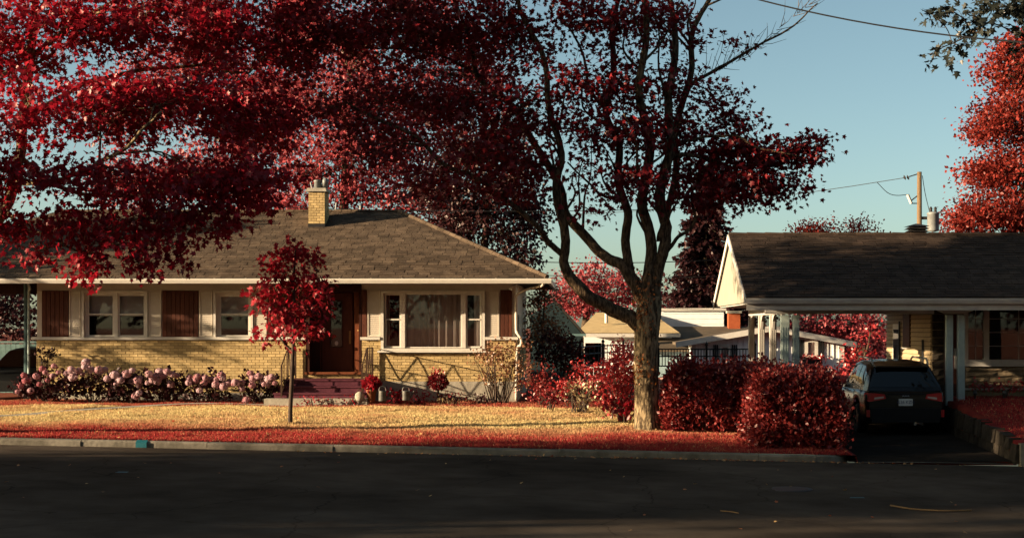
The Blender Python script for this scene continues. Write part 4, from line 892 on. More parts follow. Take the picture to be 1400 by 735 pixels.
for (a, b, t_, b_, box) in ((1100, 1118, 464, 489, 1), (983, 999, 471, 492, 0)):
    w_ = MB().box(wx(a), wx(a)+.12, DW - .07, DW - .027, wz(b_), wz(t_)).box(wx(b)-.12, wx(b), DW - .07, DW - .027, wz(b_), wz(t_)).box(wx(a)+.12, wx(b)-.12, DW - .07, DW - .027, wz(t_)-.1, wz(t_)).box(wx(a)+.12, wx(b)-.12, DW - .07, DW - .027, wz(b_), wz(b_)+.1).build('window', M['white_trim'], HW)
    B(wx(a)+.12, wx(b)-.12, DW - .05, DW - .04, wz(b_)+.1, wz(t_)-.1).build('pane', M['glass'], w_); curtain(w_, wx(a)+.12, wx(b)-.12, DW - .034, wz(b_)+.1, wz(t_)-.1, .004, .1)
    for (u0, u1) in ((a - 8, a - 1), (b + 1, b + 9)):
        mb = MB()
        for k in range(3): mb.box(wx(u0) + (wx(u1)-wx(u0))*k/3 + .01, wx(u0) + (wx(u1)-wx(u0))*(k+1)/3 - .015, DW - .06, DW - .026, wz(b_), wz(t_))
        mb.build('shutter', M['shutter_black'], w_)
fbx = thing('window_box', 'dark window box of red flowers under the white cottage window', 'flower box', (wx(1109), DW - .2, wz(497)))
B(wx(1097), wx(1122), DW - .32, DW - .08, wz(497), wz(491)).build('trough', M['shutter_black'], fbx)
C = W(1109, 489, DW - .2) + RNG.normal(size=(160, 3)) * np.array((.27, .08, .05)); put('flowers', leaf_mesh('flowers', C - np.array((wx(1109), DW - .2, wz(497))), RNG.normal(size=(160, 3)), RNG.normal(size=(160, 3)), np.full(160, .10), RNG.random(160), 2), M['leaf_scarlet'], fbx)
MB().lathe([(.0, 0), (.14, .02), (.15, .1), (.05, .16)], (wx(1010), DW - .12, wz(460))).build('wall_lamp', M['white_trim'], HW)
# flat-roofed block with a brick stack behind it
DB = 62.; HB = thing('flat_roofed_block', 'white flat-roofed box rising behind the white cottage roof', 'house', (X(950, DB), DB, .3))
bx0, bx1, bz1 = X(903, DB), X(990, DB), Z(421, DB)
blk = B(bx0, bx1, DB, DB + 6, .2, bz1 - .12).build('wall', M['white_house'], HB)
for z in np.arange(Z(450, DB), bz1 - .2, .22): B(bx0 + .02, bx1 - .02, DB - .02, DB - .001, z, z + .19).build('board', M['white_house'], blk)
B(bx0 - .08, bx1 + .08, DB - .1, DB + 6.1, bz1 - .119, bz1).build('roof_edge', M['white_trim'], HB)
cb0, cb1 = X(996, 60.5), X(1012, 60.5); cs = B(cb0, cb1, 60.5, 61, 1, Z(428, 60.5)).build('brick_stack', M['orange_brick'], HB); B(cb0 - .06, cb1 + .06, 60.44, 61.06, Z(428, 60.5) + .001, Z(424.5, 60.5)).build('stack_cap', M['concrete'], cs)
# house with the tan roof
DT = 58.; HT = thing('tan_roofed_house', 'low house with sunlit tan hip roof seen left of the big trunk', 'house', (X(850, DT), DT, .3))
te = Z(455, DT); tp_ = Z(427, DT + 4); xa, xb = X(788, DT), X(930, DT)
tr_ = MB().add([(xa, DT, te), (xb, DT, te), (X(890, DT + 4), DT + 4, tp_), (X(815, DT + 4), DT + 4, tp_), (xa, DT + 8, te), (xb, DT + 8, te)], [(0,1,2,3),(1,5,2),(5,4,3,2),(4,0,3),(0,4,5,1)]).build('roof', M['tan_roof'], HT)
B(xa - .05, xb, DT - .12, DT - .001, te - .16, te - .02).build('gutter', M['white_trim'], HT)
B(xa + .3, xb - .3, DT + .6, DT + 7, .2, te - .01).build('wall', M['white_house'], HT)
MB().tube([(X(829, DT + 1.5), DT + 1.5, te + .4), (X(829, DT + 1.5), DT + 1.5, te + 1.0)], .07, 8).build('vent_pipe', M['white_trim'], tr_)
B(X(800, DT), X(822, DT), DT + .55, DT + .599, te - 1.3, te - .4).build('window', M['car_glass'], HT)
DG = 50.; HG = thing('dark_gabled_shed', 'dark teal gable of an outbuilding behind the brick corner', 'shed', (X(765, DG), DG, .3))
MB().prism([(X(725, DG), DG, .2), (X(797, DG), DG, .2), (X(797, DG), DG, Z(458, DG)), (X(757, DG), DG, Z(412, DG)), (X(725, DG), DG, Z(430, DG))], (0, 4, 0)).build('wall', M['dark_teal_wall'], HG)
MB().prism([(X(801, DG), DG - .2, Z(461, DG)), (X(801, DG), DG - .2, Z(457, DG)), (X(757, DG), DG - .2, Z(408, DG)), (X(757, DG), DG - .2, Z(412, DG))], (0, 4.4, 0)).build('roof', M['felt'], HG)
B(X(768, DG), X(801, DG), DG - .26, DG - .201, Z(459, DG), Z(456, DG)).build('eave_board', M['teal'], HG)
# iron fences
def iron_fence(label, pa, pb, zt_, zb_, n, posts):
    t = thing('iron_fence', label, 'fence', tuple((np.array(pa) + np.array(pb)) / 2)); pa, pb = np.array(pa), np.array(pb)
    for z in (zt_, zt_ - .22, zb_): MB().tube([(pa[0], pa[1], z), (pb[0], pb[1], z)], .02, 4).build('rail', M['iron_black'], t)
    for i in range(n + 1):
        p = pa + (pb - pa) * i / n; MB().tube([(p[0], p[1], zb_), (p[0], p[1], zt_ - .02)], .014, 4).build('picket', M['iron_black'], t)
    for f in posts:
        p = pa + (pb - pa) * f; MB().box(p[0] - .035, p[0] + .035, p[1] - .035, p[1] + .035, zb_ - .3, zt_ + .08).lathe([(.02, .08), (.05, .11), (.05, .16), (.015, .20), (.0, .27)], (p[0], p[1], zt_), 8).build('post', M['iron_black'], t)
DF = 45.; iron_fence('black iron fence with finials behind the red hedge', (X(885, DF), DF, .3), (X(1032, DF), DF, .3), Z(477, DF), Z(500, DF), 36, (.1, .55, 1.))
iron_fence('black iron gate fence between the tall red shrub and the dark bush', (X(793, 43), 43, .3), (X(852, 49), 49, .3), Z(473, 45), Z(497, 45), 10, (0, .5, 1.))
gf = thing('grey_board_fence', 'weathered grey board fence below the iron pickets', 'fence', (X(820, 42), 42, .3))
for i, x_ in enumerate(np.arange(X(770, 42), X(848, 42), .125)): B(x_, x_ + .115, 42 + random.uniform(-.01, .01), 42.03, .2, Z(494 + (4 if x_ > .5 else 8), 42) + random.uniform(-.02, .02)).build('board', M['metal_grey'] if i % 5 == 0 else M['pole_wood'], gf)
# ------------------------------------------------------------------ utility pole, transformer and lines
DP = 52.; PO = thing('utility_pole', 'weathered wooden utility pole with grey transformer above the carport roof', 'utility pole', (X(1257, DP), DP, .3))
pxx = X(1257, DP); pt = Z(235, DP)
MB().tube([(pxx, DP, .3), (pxx, DP, 4), (pxx, DP, pt)], [.12, .10, .082], 12).build('pole', M['pole_wood'], PO, True)
tx = X(1271, DP); MB().lathe([(.0, -.04), (.19, 0), (.205, .04), (.205, .58), (.22, .59), (.22, .64), (.12, .68), (.0, .69)], (tx + .1, DP - .1, Z(316, DP)), 20).build('transformer', M['metal_grey'], PO, True)
MB().box(pxx + .08, tx - .1, DP - .05, DP + .05, Z(300, DP), Z(296, DP)).build('bracket', M['metal_dark'], PO)
for k in (-.1, .1): MB().lathe([(.04, 0), (.06, .05), (.04, .08), (.06, .12), (.03, .2)], (tx + .1 + k*.8, DP - .1, Z(316, DP) + .66), 8).build('bushing', M['metal_dark'], PO, True)
MB().tube([W(1241, 266, DP), W(1246, 278, DP)], .055, 8).build('fuse', M['white_trim'], PO); MB().tube([W(1246, 274, DP), W(1255, 267, DP)], .022, 5).tube([W(1246, 278, DP), W(1255, 278, DP)], .02, 5).build('fuse_arm', M['metal_dark'], PO)
MB().tube([W(1254, 238, DP), W(1243, 241.5, DP)], .02, 5).build('link', M['metal_dark'], PO)
for u in (1241.5, 1237): MB().tube([W(u + 1, 242, DP), W(u, 242.6, DP), W(u - 1.5, 243, DP)], [.03, .10, .03], 8).build('insulator', M['metal_dark'], PO)
MB().tube(catmull([W(1261, 240, DP), W(1265, 265, DP), W(1271, 290, DP)], 4), .012, 4).build('lead', M['cable'], PO)
MB().tube(catmull([W(1199, 249, DP), W(1213, 263, DP), W(1225, 267, DP), W(1241, 266, DP)], 4), .012, 4).build('lead', M['cable'], PO)
def cable(label, a, b, sag, r=.014, n=14):
    a, b = np.array(a), np.array(b); P_ = [a + (b - a)*t + np.array((0, 0, -4*sag*t*(1-t))) for t in np.linspace(0, 1, n)]
    tag(MB().tube(P_, r, 5).build('overhead_cable', M['cable']), label, 'cable', 'overhead lines')
cable('thin line running left from the utility pole', W(1237, 243, DP), W(560, 292, 76), .6, .012)
cable('thick line crossing the open sky at top right', W(1030, -2, 24), W(1480, 62, 22), .15, .013)
cable('upper line low above the distant pink trees', W(600, 351, 60), W(1000, 354, 60), .2, .018)
cable('lower line low above the distant pink trees', W(600, 366, 60), W(1000, 377, 60), .2, .014)
cable('line above the brick house ridge', W(380, 283, 47), W(900, 286, 47), .1, .012)

# ------------------------------------------------------------------ cars
def interp(tab, y): 
    t = np.array(tab, float); return [float(np.interp(y, t[:, 0], t[:, k])) for k in range(1, t.shape[1])]
def car(name, label, loc, rotz, prof, roofl, Lc, Wd, wheel_r=.34, plate=True, rails=True, paint='black_paint'):
    """local frame: rear bumper at y = 0, nose towards +y, wheels on z = 0. prof: y, half width, sill z, belt z; roofl: y, roof z, half width at the roof"""
    t = thing(name, label, 'car', loc, rotz, world=False)
    ax = (.98, Lc - .93); mb = MB(); G = []
    for y in np.linspace(0, Lc, 60):
        w, z0, zb = interp(prof, y); row = []
        arch = 0
        for a in ax:
            dd = abs(y - a)
            if dd < wheel_r + .07: arch = max(arch, math.sqrt((wheel_r + .07)**2 - dd*dd) + wheel_r)
        zl = max(z0, arch)
        for f, (kx, kz) in enumerate(((.86, 0), (.97, .06), (1.0, .30), (1.0, .62), (.985, .85), (.955, .97), (.90, 1.0), (.45, 1.012), (0, 1.016))): row.append((w * kx, y, zl + (zb - zl) * kz))
        G.append([(-p[0], p[1], p[2]) for p in row[:-1]] + row[::-1])
    mb.grid(G); n = len(G[0])
    for g in (G[0], G[-1]): mb.add(g, [tuple(range(n))])
    body = mb.build('body', M[paint], t, True)
    ys_ = [q[0] for q in roofl]; C_ = []
    def cab(y, f):     # f 0 at the belt .. 1 at the roof centre
        zr, wr = interp(roofl, y); w, z0, zb = interp(prof, y); wb = w * .93
        pts = [(wb, zb - .02), (wb - .35*(wb - wr), zb + .5*(zr - zb)), (wr + .03, zb + .88*(zr - zb)), (wr - .05, zr - .03 * min(1, (zr - zb) / .3)), (wr * .6, zr - .004), (0, zr)]
        q = f * 5; i = min(4, int(q)); u = q - i; return np.array((pts[i][0]*(1-u) + pts[i+1][0]*u, y, pts[i][1]*(1-u) + pts[i+1][1]*u))
    for y in np.linspace(ys_[0], ys_[-1], 40):
        row = [cab(y, f) for f in np.linspace(0, 1, 16)]; C_.append([(-p[0], p[1], p[2]) for p in row[:-1]] + [tuple(p) for p in row[::-1]])
    MB().grid(C_).build('cabin', M[paint], t, True)
    def patch(name_, ya, yb, fa, fb, mt, both=False, up=None, mirror=1):
        ys__ = np.linspace(ya, yb, 8); fs = np.linspace(fa, fb, 6); P_ = []
        for y in ys__:
            row = []
            for f in fs:
                p = cab(y, f); e = .01; nu = np.cross(cab(y, min(1, f + e)) - cab(y, max(0, f - e)), cab(y + e, f) - cab(y - e, f)); nu = nu / (np.linalg.norm(nu) + 1e-9)
                if nu[0] * 1 + nu[2] < 0: nu = -nu
                p = p + nu * .008; row.append((p[0] * mirror, p[1], p[2]))
            if both: row = [(-q[0], q[1], q[2]) for q in row[:-1]] + row[::-1] if fs[-1] >= .999 else row
            P_.append(row)
        return MB().grid(P_).build(name_, M[mt], t, True)
    r0, r1 = ys_[0], roofl[2][0]
    patch('rear_window', r0 + .05, roofl[1][0] - .02, .36, 1.0, 'car_glass', True)
    patch('windscreen', ys_[-1] - .05, roofl[-2][0] + .05, .3, 1.0, 'car_glass', True)
    for sg in (-1, 1):
        a, b = roofl[1][0] + .12, roofl[-2][0] + .42
        cuts = np.linspace(a, b, 4)
        for c0_, c1_ in zip(cuts[:-1], cuts[1:]): patch('side_window', c0_ + .035, c1_ - .035, .08, .36, 'car_glass', mirror=sg)
        w, z0, zb = interp(prof, 3.0)
        MB().tube([(sg*(w*.93), Lc*.66, zb + .05), (sg*(w + .12), Lc*.66 - .02, zb + .09), (sg*(w + .2), Lc*.66 - .03, zb + .09)], [.03, .07, .06], 8).build('mirror', M[paint], t, True)
        if rails:
            zr, wr = interp(roofl, 1.2); MB().tube([(sg*(wr - .02), roofl[1][0] + .1, interp(roofl, roofl[1][0] + .1)[0] - .01), (sg*(wr - .02), roofl[1][0] + .28, zr + .05), (sg*(wr - .02), roofl[-2][0] - .25, zr + .06), (sg*(wr - .02), roofl[-2][0] - .05, interp(roofl, roofl[-2][0])[0] - .01)], .022, 6).build('roof_rail', M['metal_grey'], t, True)
        # tail lamp wrapping the corner
        w, z0, zb = interp(prof, .1); zl0, zl1 = zb - .24, zb - .04
        lamp = MB().add([(sg*(w*.50), -.012, zl0 + .07), (sg*(w*.94), -.006, zl0), (sg*(w*1.012), .16, zl0 + .04), (sg*(w*1.012), .34, zl0 + .13), (sg*(w*1.005), .20, zl1), (sg*(w*.93), -.004, zl1), (sg*(w*.54), -.012, zl1 - .03)] + [(sg*(w*.5), .1, zl0 + .07), (sg*(w*.54), .1, zl1 - .03)], [(0, 1, 5, 6), (1, 2, 4, 5), (2, 3, 4), (0, 6, 8, 7)]).build('tail_lamp', M['tail_red'], t)
        MB().add([(sg*(w*.56), -.018, zl0 + .085), (sg*(w*.80), -.016, zl0 + .05), (sg*(w*.80), -.016, zl0 + .095), (sg*(w*.56), -.018, zl0 + .12)], [(0, 1, 2, 3)]).build('clear_lens', M['tail_clear'], lamp)
        B(sg*(w*.95) - .035, sg*(w*.95) + .035, -.02, .05, .42, .58).build('reflector', M['tail_red'], t)
        for a in ax:
            k = 24; cxw = sg * (interp(prof, a)[0] - .11)
            prf = [(wheel_r*.62, -.11), (wheel_r*.94, -.11), (wheel_r, -.07), (wheel_r, .07), (wheel_r*.94, .11), (wheel_r*.62, .11), (wheel_r*.60, .05)]
            ang = np.linspace(0, 6.2832, k, endpoint=False)
            vs = [(cxw + sg*h, a + r*math.cos(q), wheel_r + r*math.sin(q)) for r, h in prf for q in ang]; fs = [(i*k+j, i*k+(j+1) % k, (i+1)*k+(j+1) % k, (i+1)*k+j) for i in range(len(prf)-1) for j in range(k)]
            wh = MB().add(vs, fs + [tuple(range(k))]).build('wheel', M['tyre'], t, True)
            rim = MB()
            for q in range(5):
                an = q * 1.2566; d1v, d2v = np.array((0, math.cos(an), math.sin(an))), np.array((0, -math.sin(an), math.cos(an))); c = np.array((cxw + sg*.075, a, wheel_r))
                rim.prism([c + d2v*.045, c - d2v*.045, c + d1v*wheel_r*.60 - d2v*.03, c + d1v*wheel_r*.60 + d2v*.03], (sg*.025, 0, 0))
            rim.build('rim', M['alloy'], wh)
    w, z0, zb = interp(prof, 0)
    MB().prism([(-w*.93, -.045, .30), (w*.93, -.045, .30), (w*.96, -.045, .62), (-w*.96, -.045, .62)], (0, .12, 0)).build('rear_bumper', M['black_plastic'], t)
    B(-w*.52, w*.52, -.02, .03, zb - .07, zb - .035).build('handle_strip', M['black_plastic'], t)
    zr, wr = interp(roofl, roofl[1][0])
    MB().hexa([(-wr*.95, roofl[1][0] - .15, zr - .05), (wr*.95, roofl[1][0] - .15, zr - .05), (wr, roofl[1][0] + .15, zr - .03), (-wr, roofl[1][0] + .15, zr - .03)], [(-wr*.95, roofl[1][0] - .15, zr - .02), (wr*.95, roofl[1][0] - .15, zr - .02), (wr, roofl[1][0] + .2, zr + .025), (-wr, roofl[1][0] + .2, zr + .025)]).build('spoiler', M[paint], t)
    MB().tube([(w*.25, -.06, .27), (w*.25, .2, .27)], .035, 8).build('exhaust', M['alloy'], t)
    if plate:
        pl = B(-.155, .155, -.026, -.018, zb - .31, zb - .155).build('licence_plate', M['plate'], t)
        cu = bpy.data.curves.new('plate_text', 'FONT'); cu.body = 'G36 KZH'; cu.size = .095; cu.align_x = 'CENTER'; cu.extrude = .001
        to = bpy.data.objects.new('tmp', cu); COL.objects.link(to); me = bpy.data.meshes.new_from_object(to.evaluated_get(bpy.context.evaluated_depsgraph_get())); bpy.data.objects.remove(to)
        put('lettering', me, M['plate_ink'], pl, (0, -.029, zb - .262), (R(90), 0, 0))
        em = MB()
        for sx_ in (-.055, .0, .055): em.tube([(sx_ - .02, -.026, zb - .1), (sx_, -.028, zb - .085), (sx_ + .02, -.026, zb - .1)], .006, 5)
        em.build('emblem', M['alloy'], t)
    return t
SUVP = [(0, .80, .34, .98), (.12, .88, .26, 1.0), (.6, .905, .24, 1.0), (2.4, .915, .24, .98), (3.4, .91, .24, .97), (4.3, .88, .24, .90), (4.65, .80, .28, .78), (4.78, .66, .34, .66)]
SUVR = [(.05, 1.0, .80), (.42, 1.56, .62), (.9, 1.64, .64), (1.7, 1.67, .64), (2.35, 1.63, .62), (3.35, .98, .72)]
car('parked_car', 'black estate car parked rear towards the street in the carport drive', (X(1238, 32.4), 32.4, float(zdrive(7, 32.4))), 0, SUVP, SUVR, 4.78, 1.8)
SEDP = [(0, .76, .34, .86), (.12, .84, .24, .90), (.6, .87, .22, .92), (2.4, .88, .22, .90), (3.3, .87, .22, .88), (4.2, .84, .22, .80), (4.5, .74, .26, .70), (4.6, .6, .32, .6)]
SEDR = [(.35, .91, .70), (.95, 1.36, .58), (1.3, 1.42, .58), (1.8, 1.44, .58), (2.2, 1.40, .57), (3.1, .89, .66)]
car('parked_car', 'dark car half out of frame under the covered bay', (X(-10, 38), 42.8, .26), math.pi, SEDP, SEDR, 4.6, 1.76, .31, plate=False, rails=False, paint='black_dull')

# ------------------------------------------------------------------ small things by the steps
def can(label, px, py, d, h=.26, r=.10):
    b = W(px, py, d); t = thing('watering_can', label, 'watering can', tuple(b), group='watering cans by the steps'); 
    MB().lathe([(r, 0), (r*1.02, .02), (r*.95, h*.9), (r*.98, h), (r*.9, h), (r*.86, h*.85)], tuple(b), 16).build('can_body', M['galvanised'], t, True)
    MB().tube(catmull([b + np.array((-r*.9, 0, h*.95)), b + np.array((-r*.6, 0, h*1.35)), b + np.array((r*.6, 0, h*1.35)), b + np.array((r*.9, 0, h*.95))], 4), .009, 5).build('handle', M['galvanised'], t)
    MB().tube([b + np.array((r*.9, 0, h*.25)), b + np.array((r*1.7, 0, h*.75)), b + np.array((r*2.0, 0, h*.95))], [.025, .016, .02], 8).build('spout', M['galvanised'], t)
can('galvanised watering can nearer the maroon steps', 523, 548, 36.2); can('galvanised watering can further from the steps', 555, 547, 36.3, .24)
def pot(label, px, py, d, pr, ph, plant, leaf, pr2, name='potted_plant', m='clay', flowers=0):
    b = W(px, py, d); t = thing(name, label, 'potted plant', tuple(b)); MB().lathe([(pr*.7, 0), (pr, ph*.9), (pr*1.08, ph*.9), (pr*1.08, ph), (pr*.9, ph), (pr*.85, ph*.85)], tuple(b), 14).build('pot', M[m], t, True)
    n = plant; c = b + np.array((0, 0, ph + pr2*.7)); u = unit(RNG.normal(size=(n, 3))) * RNG.random((n, 1))**.4 * pr2 * np.array((1, 1, .8))
    put('foliage', leaf_mesh('foliage', c + u - b, u + RNG.normal(size=(n, 3))*.1, RNG.normal(size=(n, 3)) + np.array((0, 0, .6)), .07 + .06*RNG.random(n), RNG.random(n), 5), M[leaf], t)
    st = MB()
    for k in range(7): st.tube([b + np.array((0, 0, ph*.8)), c + u[k]], .006, 4)
    st.build('stems', M['bark_thin'], t)
    if flowers:
        f = c + np.array((0, -.05, pr2*.9)) + RNG.normal(size=(flowers*22, 3)) * np.array((.10, .08, .05)); q = len(f)
        put('blossom', leaf_mesh('blossom', f - b, RNG.normal(size=(q, 3)), RNG.normal(size=(q, 3)), .05 + .03*RNG.random(q), RNG.random(q), 2), M['leaf_scarlet'], t)
pot('maroon-leaved plant in a pot at the foot of the right railing', 508, 549, 36.4, .12, .30, 260, 'leaf_crimson', .20)
b = W(599, 547, 37.2); t = thing('globe_shrub', 'round dark shrub ball with a red bloom before the picture window', 'shrub', tuple(b))
MB().tube([b, b + np.array((0, 0, .3))], .03, 6).build('stem', M['bark_thin'], t)
n = 700; c = b + np.array((0, 0, .47)); u = unit(RNG.normal(size=(n, 3))) * RNG.random((n, 1))**.33 * np.array((.24, .24, .20))
put('foliage', leaf_mesh('foliage', c + u - b, u + RNG.normal(size=(n, 3))*.08, RNG.normal(size=(n, 3)), .05 + .04*RNG.random(n), RNG.random(n)*.8, 2), M['leaf_maroon'], t)
f = c + np.array((0, -.03, .27)) + RNG.normal(size=(70, 3)) * np.array((.075, .05, .035)); put('blossom', leaf_mesh('blossom', f - b, RNG.normal(size=(70, 3)), RNG.normal(size=(70, 3)), np.full(70, .055), RNG.random(70), 2), M['leaf_scarlet'], t)
b = W(492, 549, 36.35); t = thing('garden_ornament', 'small rounded pale garden ornament in front of the steps', 'ornament', tuple(b))
MB().lathe([(.05, 0), (.10, .04), (.125, .12), (.11, .2), (.05, .25), (.02, .26)], tuple(b), 14).build('bowl', M['concrete'], t, True); MB().tube(catmull([b + np.array((-.1, 0, .2)), b + np.array((0, -.02, .33)), b + np.array((.1, 0, .2))], 4), .01, 5).build('hoop', M['iron_brown'], t)
gl = lambda px, d: float(zlawn(X(px, d), d))
def low(label, px, d, rx, h, leaf, dens=1., size=.07, name='bedding_plant', up=0, leafpx=4., stems=5, rz=.2, group=None):
    g_ = gl(px, d); py = PY + (ZC - g_) * F / d; return bush(name, label, (X(px, d), d, g_), [(px, py - h*.5, d, rx, h*.55, rz)], leaf, size=size, leafpx=leafpx, dens=dens, stems=stems, cat='plant', upright=up, group=group, seed=px)
low('low red bedding plant between the two watering cans', 538, 36.7, 14, 22, 'leaf_crimson', 1.3, .08)
low('low crimson bedding plant beside the outer watering can', 575, 36.8, 16, 16, 'leaf_crimson', 1.2)
low('dark red ground plant left of the globe shrub', 622, 36.9, 26, 12, 'leaf_maroon', 1.1)
low('spiky dry tuft under the globe shrub', 612, 36.5, 14, 12, 'leaf_beige', .6, .06, up=1.5)
low('dark mound of plants right of the globe shrub', 655, 36.9, 24, 10, 'leaf_dark', 1.2)
low('red seedlings along the base slab of the steps', 430, 36.15, 34, 10, 'leaf_crimson', .5, .06, up=.8)
low('sprig of red leaves at the right end of the steps', 478, 36.2, 14, 10, 'leaf_crimson', .6, .06, up=.8)
# hydrangeas along the wall
NP = 110; q = unit(RNG.normal(size=(NP, 3)))
def floret_ball(nm):
    q = unit(RNG.normal(size=(NP, 3))) * (1 + .07 * RNG.normal(size=(NP, 1))); q[:, 2] *= .86; T_ = unit(np.cross(q, RNG.normal(size=(NP, 3))))
    sz_ = .42 + .18 * RNG.random(NP); Sd_ = np.cross(q, T_); Vv = np.stack([q*1.05, q*.96 + T_*sz_[:, None]*.55, q*.98 + Sd_*sz_[:, None]*.55, q*.96 - T_*sz_[:, None]*.55, q*.98 - Sd_*sz_[:, None]*.55], 1)
    return Vv
def make_heads(tone):
    me = np_mesh('flower_head', floret_ball('h'), 5, [(0,1,2),(0,2,3),(0,3,4),(0,4,1)], np.clip(tone + .18 * RNG.normal(size=NP), 0, 1)); me.materials.append(M['petal']); return me
HEADS = [make_heads(t_) for t_ in (.15, .45, .65, .85, .95)]
hyd = [('coral-pink hydrangea at the far left end of the brick wall', 66, 46, (0, 0, 1, 1, 2), [(33,513),(58,504),(74,500),(80,509),(42,534),(54,525),(28,527),(24,535),(50,514),(72,514),(65,519),(36,520),(62,509)]),
       ('pale hydrangea below the double window', 128, 44, (3, 3, 4, 2), [(91,511),(98,506),(100,515),(113,511),(118,495),(123,505),(137,509),(135,505),(143,505),(147,517),(116,501),(108,507)]),
       ('pale sparse hydrangea third from the left', 180, 34, (4, 3, 3, 2), [(157,512),(161,518),(159,524),(173,511),(181,506),(181,521),(190,525),(185,541),(190,537),(191,516),(165,519),(188,520)]),
       ('dense pink hydrangea in the middle of the wall', 228, 36, (2, 2, 1, 3), [(204,511),(209,516),(214,511),(219,508),(229,508),(236,511),(218,516),(209,520),(233,525),(241,513),(224,514),(202,523),(215,520)]),
       ('pink hydrangea below the single window', 285, 40, (2, 1, 3, 2), [(259,516),(270,515),(273,533),(258,523),(281,516),(279,523),(288,519),(295,525),(296,518),(303,513),(304,516),(306,528),(313,524),(268,520)]),
       ('rose hydrangea nearest the maroon steps', 354, 34, (2, 1, 2, 3), [(331,523),(343,510),(346,517),(349,516),(354,514),(345,526),(361,525),(367,518),(372,516),(337,546),(322,523),(358,521),(366,526),(376,523),(331,531)])]
for lab, pc_x, hw, tones, heads in hyd:
    d = 37.3; g_ = gl(pc_x, d); base = (X(pc_x, d), d, g_)
    t = bush('hydrangea', lab, base, [(pc_x - hw*.4, 533, d, hw*.6, 16, .45), (pc_x + hw*.4, 533, d, hw*.6, 17, .45), (pc_x, 522, d + .1, hw*.75, 12, .4)], 'leaf_dark', size=.11, leafpx=6, dens=1.5, spread=.2, group='hydrangeas along the brick wall', shape=2, stems=10, gap=-.8)
    st = MB()
    for k, (hx_, hy_) in enumerate(heads):
        p = W(hx_, hy_, d - .3 - .25 * RNG.random()); r_ = RNG.uniform(.065, .115) * (1.25 if k == 1 and pc_x == 66 else 1)
        o = put('flower_head', HEADS[tones[k % len(tones)]], None, t, tuple(p - np.array(base)), (RNG.normal()*.3, RNG.normal()*.3, RNG.random()*6)); o.scale = (r_,) * 3
        st.tube([np.array(base) + np.array(((p[0]-base[0])*.5, 0, .1)), p], .007, 4)
    st.build('stalks', M['bark_thin'], t)
bush('rose_bush', 'dark spindly rose bush against the left brick corner', (X(60, 38), 38, .3), [(53, 482, 38, 8, 6, .1), (61, 490, 38, 8, 8, .1), (70, 484, 38, 6, 5, .1), (62, 505, 38, 8, 8, .1)], 'leaf_dark', size=.09, leafpx=6, dens=.8, stems=6, spread=.12)
# shrubs
d = 37.0; bush('sparse_shrub', 'sparse twiggy shrub with bronze leaves at the brick corner', (X(684, d), d, gl(684, d)), [(690, 480, d, 36, 12, .4, .8), (668, 492, d, 28, 12, .35, .7), (702, 505, d, 30, 16, .4, .8), (672, 520, d, 16, 10, .3, .6), (712, 525, d, 14, 12, .3, .6)], 'leaf_brown', per=5, size=.08, leafpx=5, dens=1.5, fill=.5, spread=.22, stems=30, gap=-.5)
def shrub(label, px, d, ells, leaf, **k): return bush('shrub', label, (X(px, d), d, gl(px, d)), ells, leaf, **k)
shrub('tall crimson shrub touching the left of the big trunk', 850, 33.2, [(853, 483, 33.2, 18, 20, .5), (845, 512, 33.2, 24, 24, .6), (848, 545, 33.2, 27, 26, .6), (862, 505, 33.2, 14, 26, .5)], 'leaf_scarlet', size=.08, leafpx=5, dens=2.4, stems=14)
shrub('spiky crimson grass-like shrub below the tall crimson one', 850, 32.6, [(852, 562, 32.6, 20, 18, .35)], 'leaf_crimson', size=.13, leafpx=6, dens=1.1, stems=8, upright=2.0, spread=.14)
shrub('red shrub at the right corner of the brick house', 742, 36.6, [(745, 512, 36.6, 18, 16, .5), (735, 530, 36.6, 20, 20, .5), (752, 535, 36.6, 18, 16, .5)], 'leaf_hedge', size=.08, leafpx=5, dens=1.3, stems=10)
shrub('bright red shrub with coral tips in the middle bed', 790, 36, [(800, 503, 36, 17, 9, .4), (785, 522, 36, 20, 14, .5), (812, 520, 36, 18, 16, .5), (770, 535, 36, 16, 14, .4), (815, 540, 36, 18, 12, .4)], 'leaf_scarlet', size=.08, leafpx=5, dens=1.25, stems=10)
shrub('pale dried shrub in front of the red bed', 790, 34.6, [(782, 535, 34.6, 16, 14, .35), (802, 538, 34.6, 16, 13, .35), (795, 550, 34.6, 20, 8, .3)], 'leaf_beige', size=.085, leafpx=6, dens=.9, stems=16, spread=.2)
shrub('low dark red ground shrub left of the pale dried one', 752, 35.0, [(750, 545, 35, 24, 9, .4)], 'leaf_maroon', size=.07, leafpx=5, dens=1.3, stems=8)
shrub('dark bush behind the red bed beside the house', 765, 41, [(760, 480, 41, 32, 28, 1.0), (780, 490, 41, 26, 24, .9)], 'leaf_dark', size=.10, leafpx=5, dens=1.8, stems=12, gap=-1)
tree('slender_tree', 'slender brown-leaved tree beside the right corner of the brick house', (X(742, 43), 43, .3), [[((X(742, 43), 43, .3), .05), (W(742, 460, 43), .04), (W(745, 400, 43), .02)]],
     [(735, 412, 43, 18, 20, .6), (752, 408, 43, 16, 18, .6), (742, 440, 43, 26, 22, .7), (738, 465, 43, 22, 18, .6), (756, 455, 43, 16, 18, .6)], 'leaf_brown', size=.10, leafpx=5, dens=.95, shape=2, bark='bark_thin', k=6, per=6)
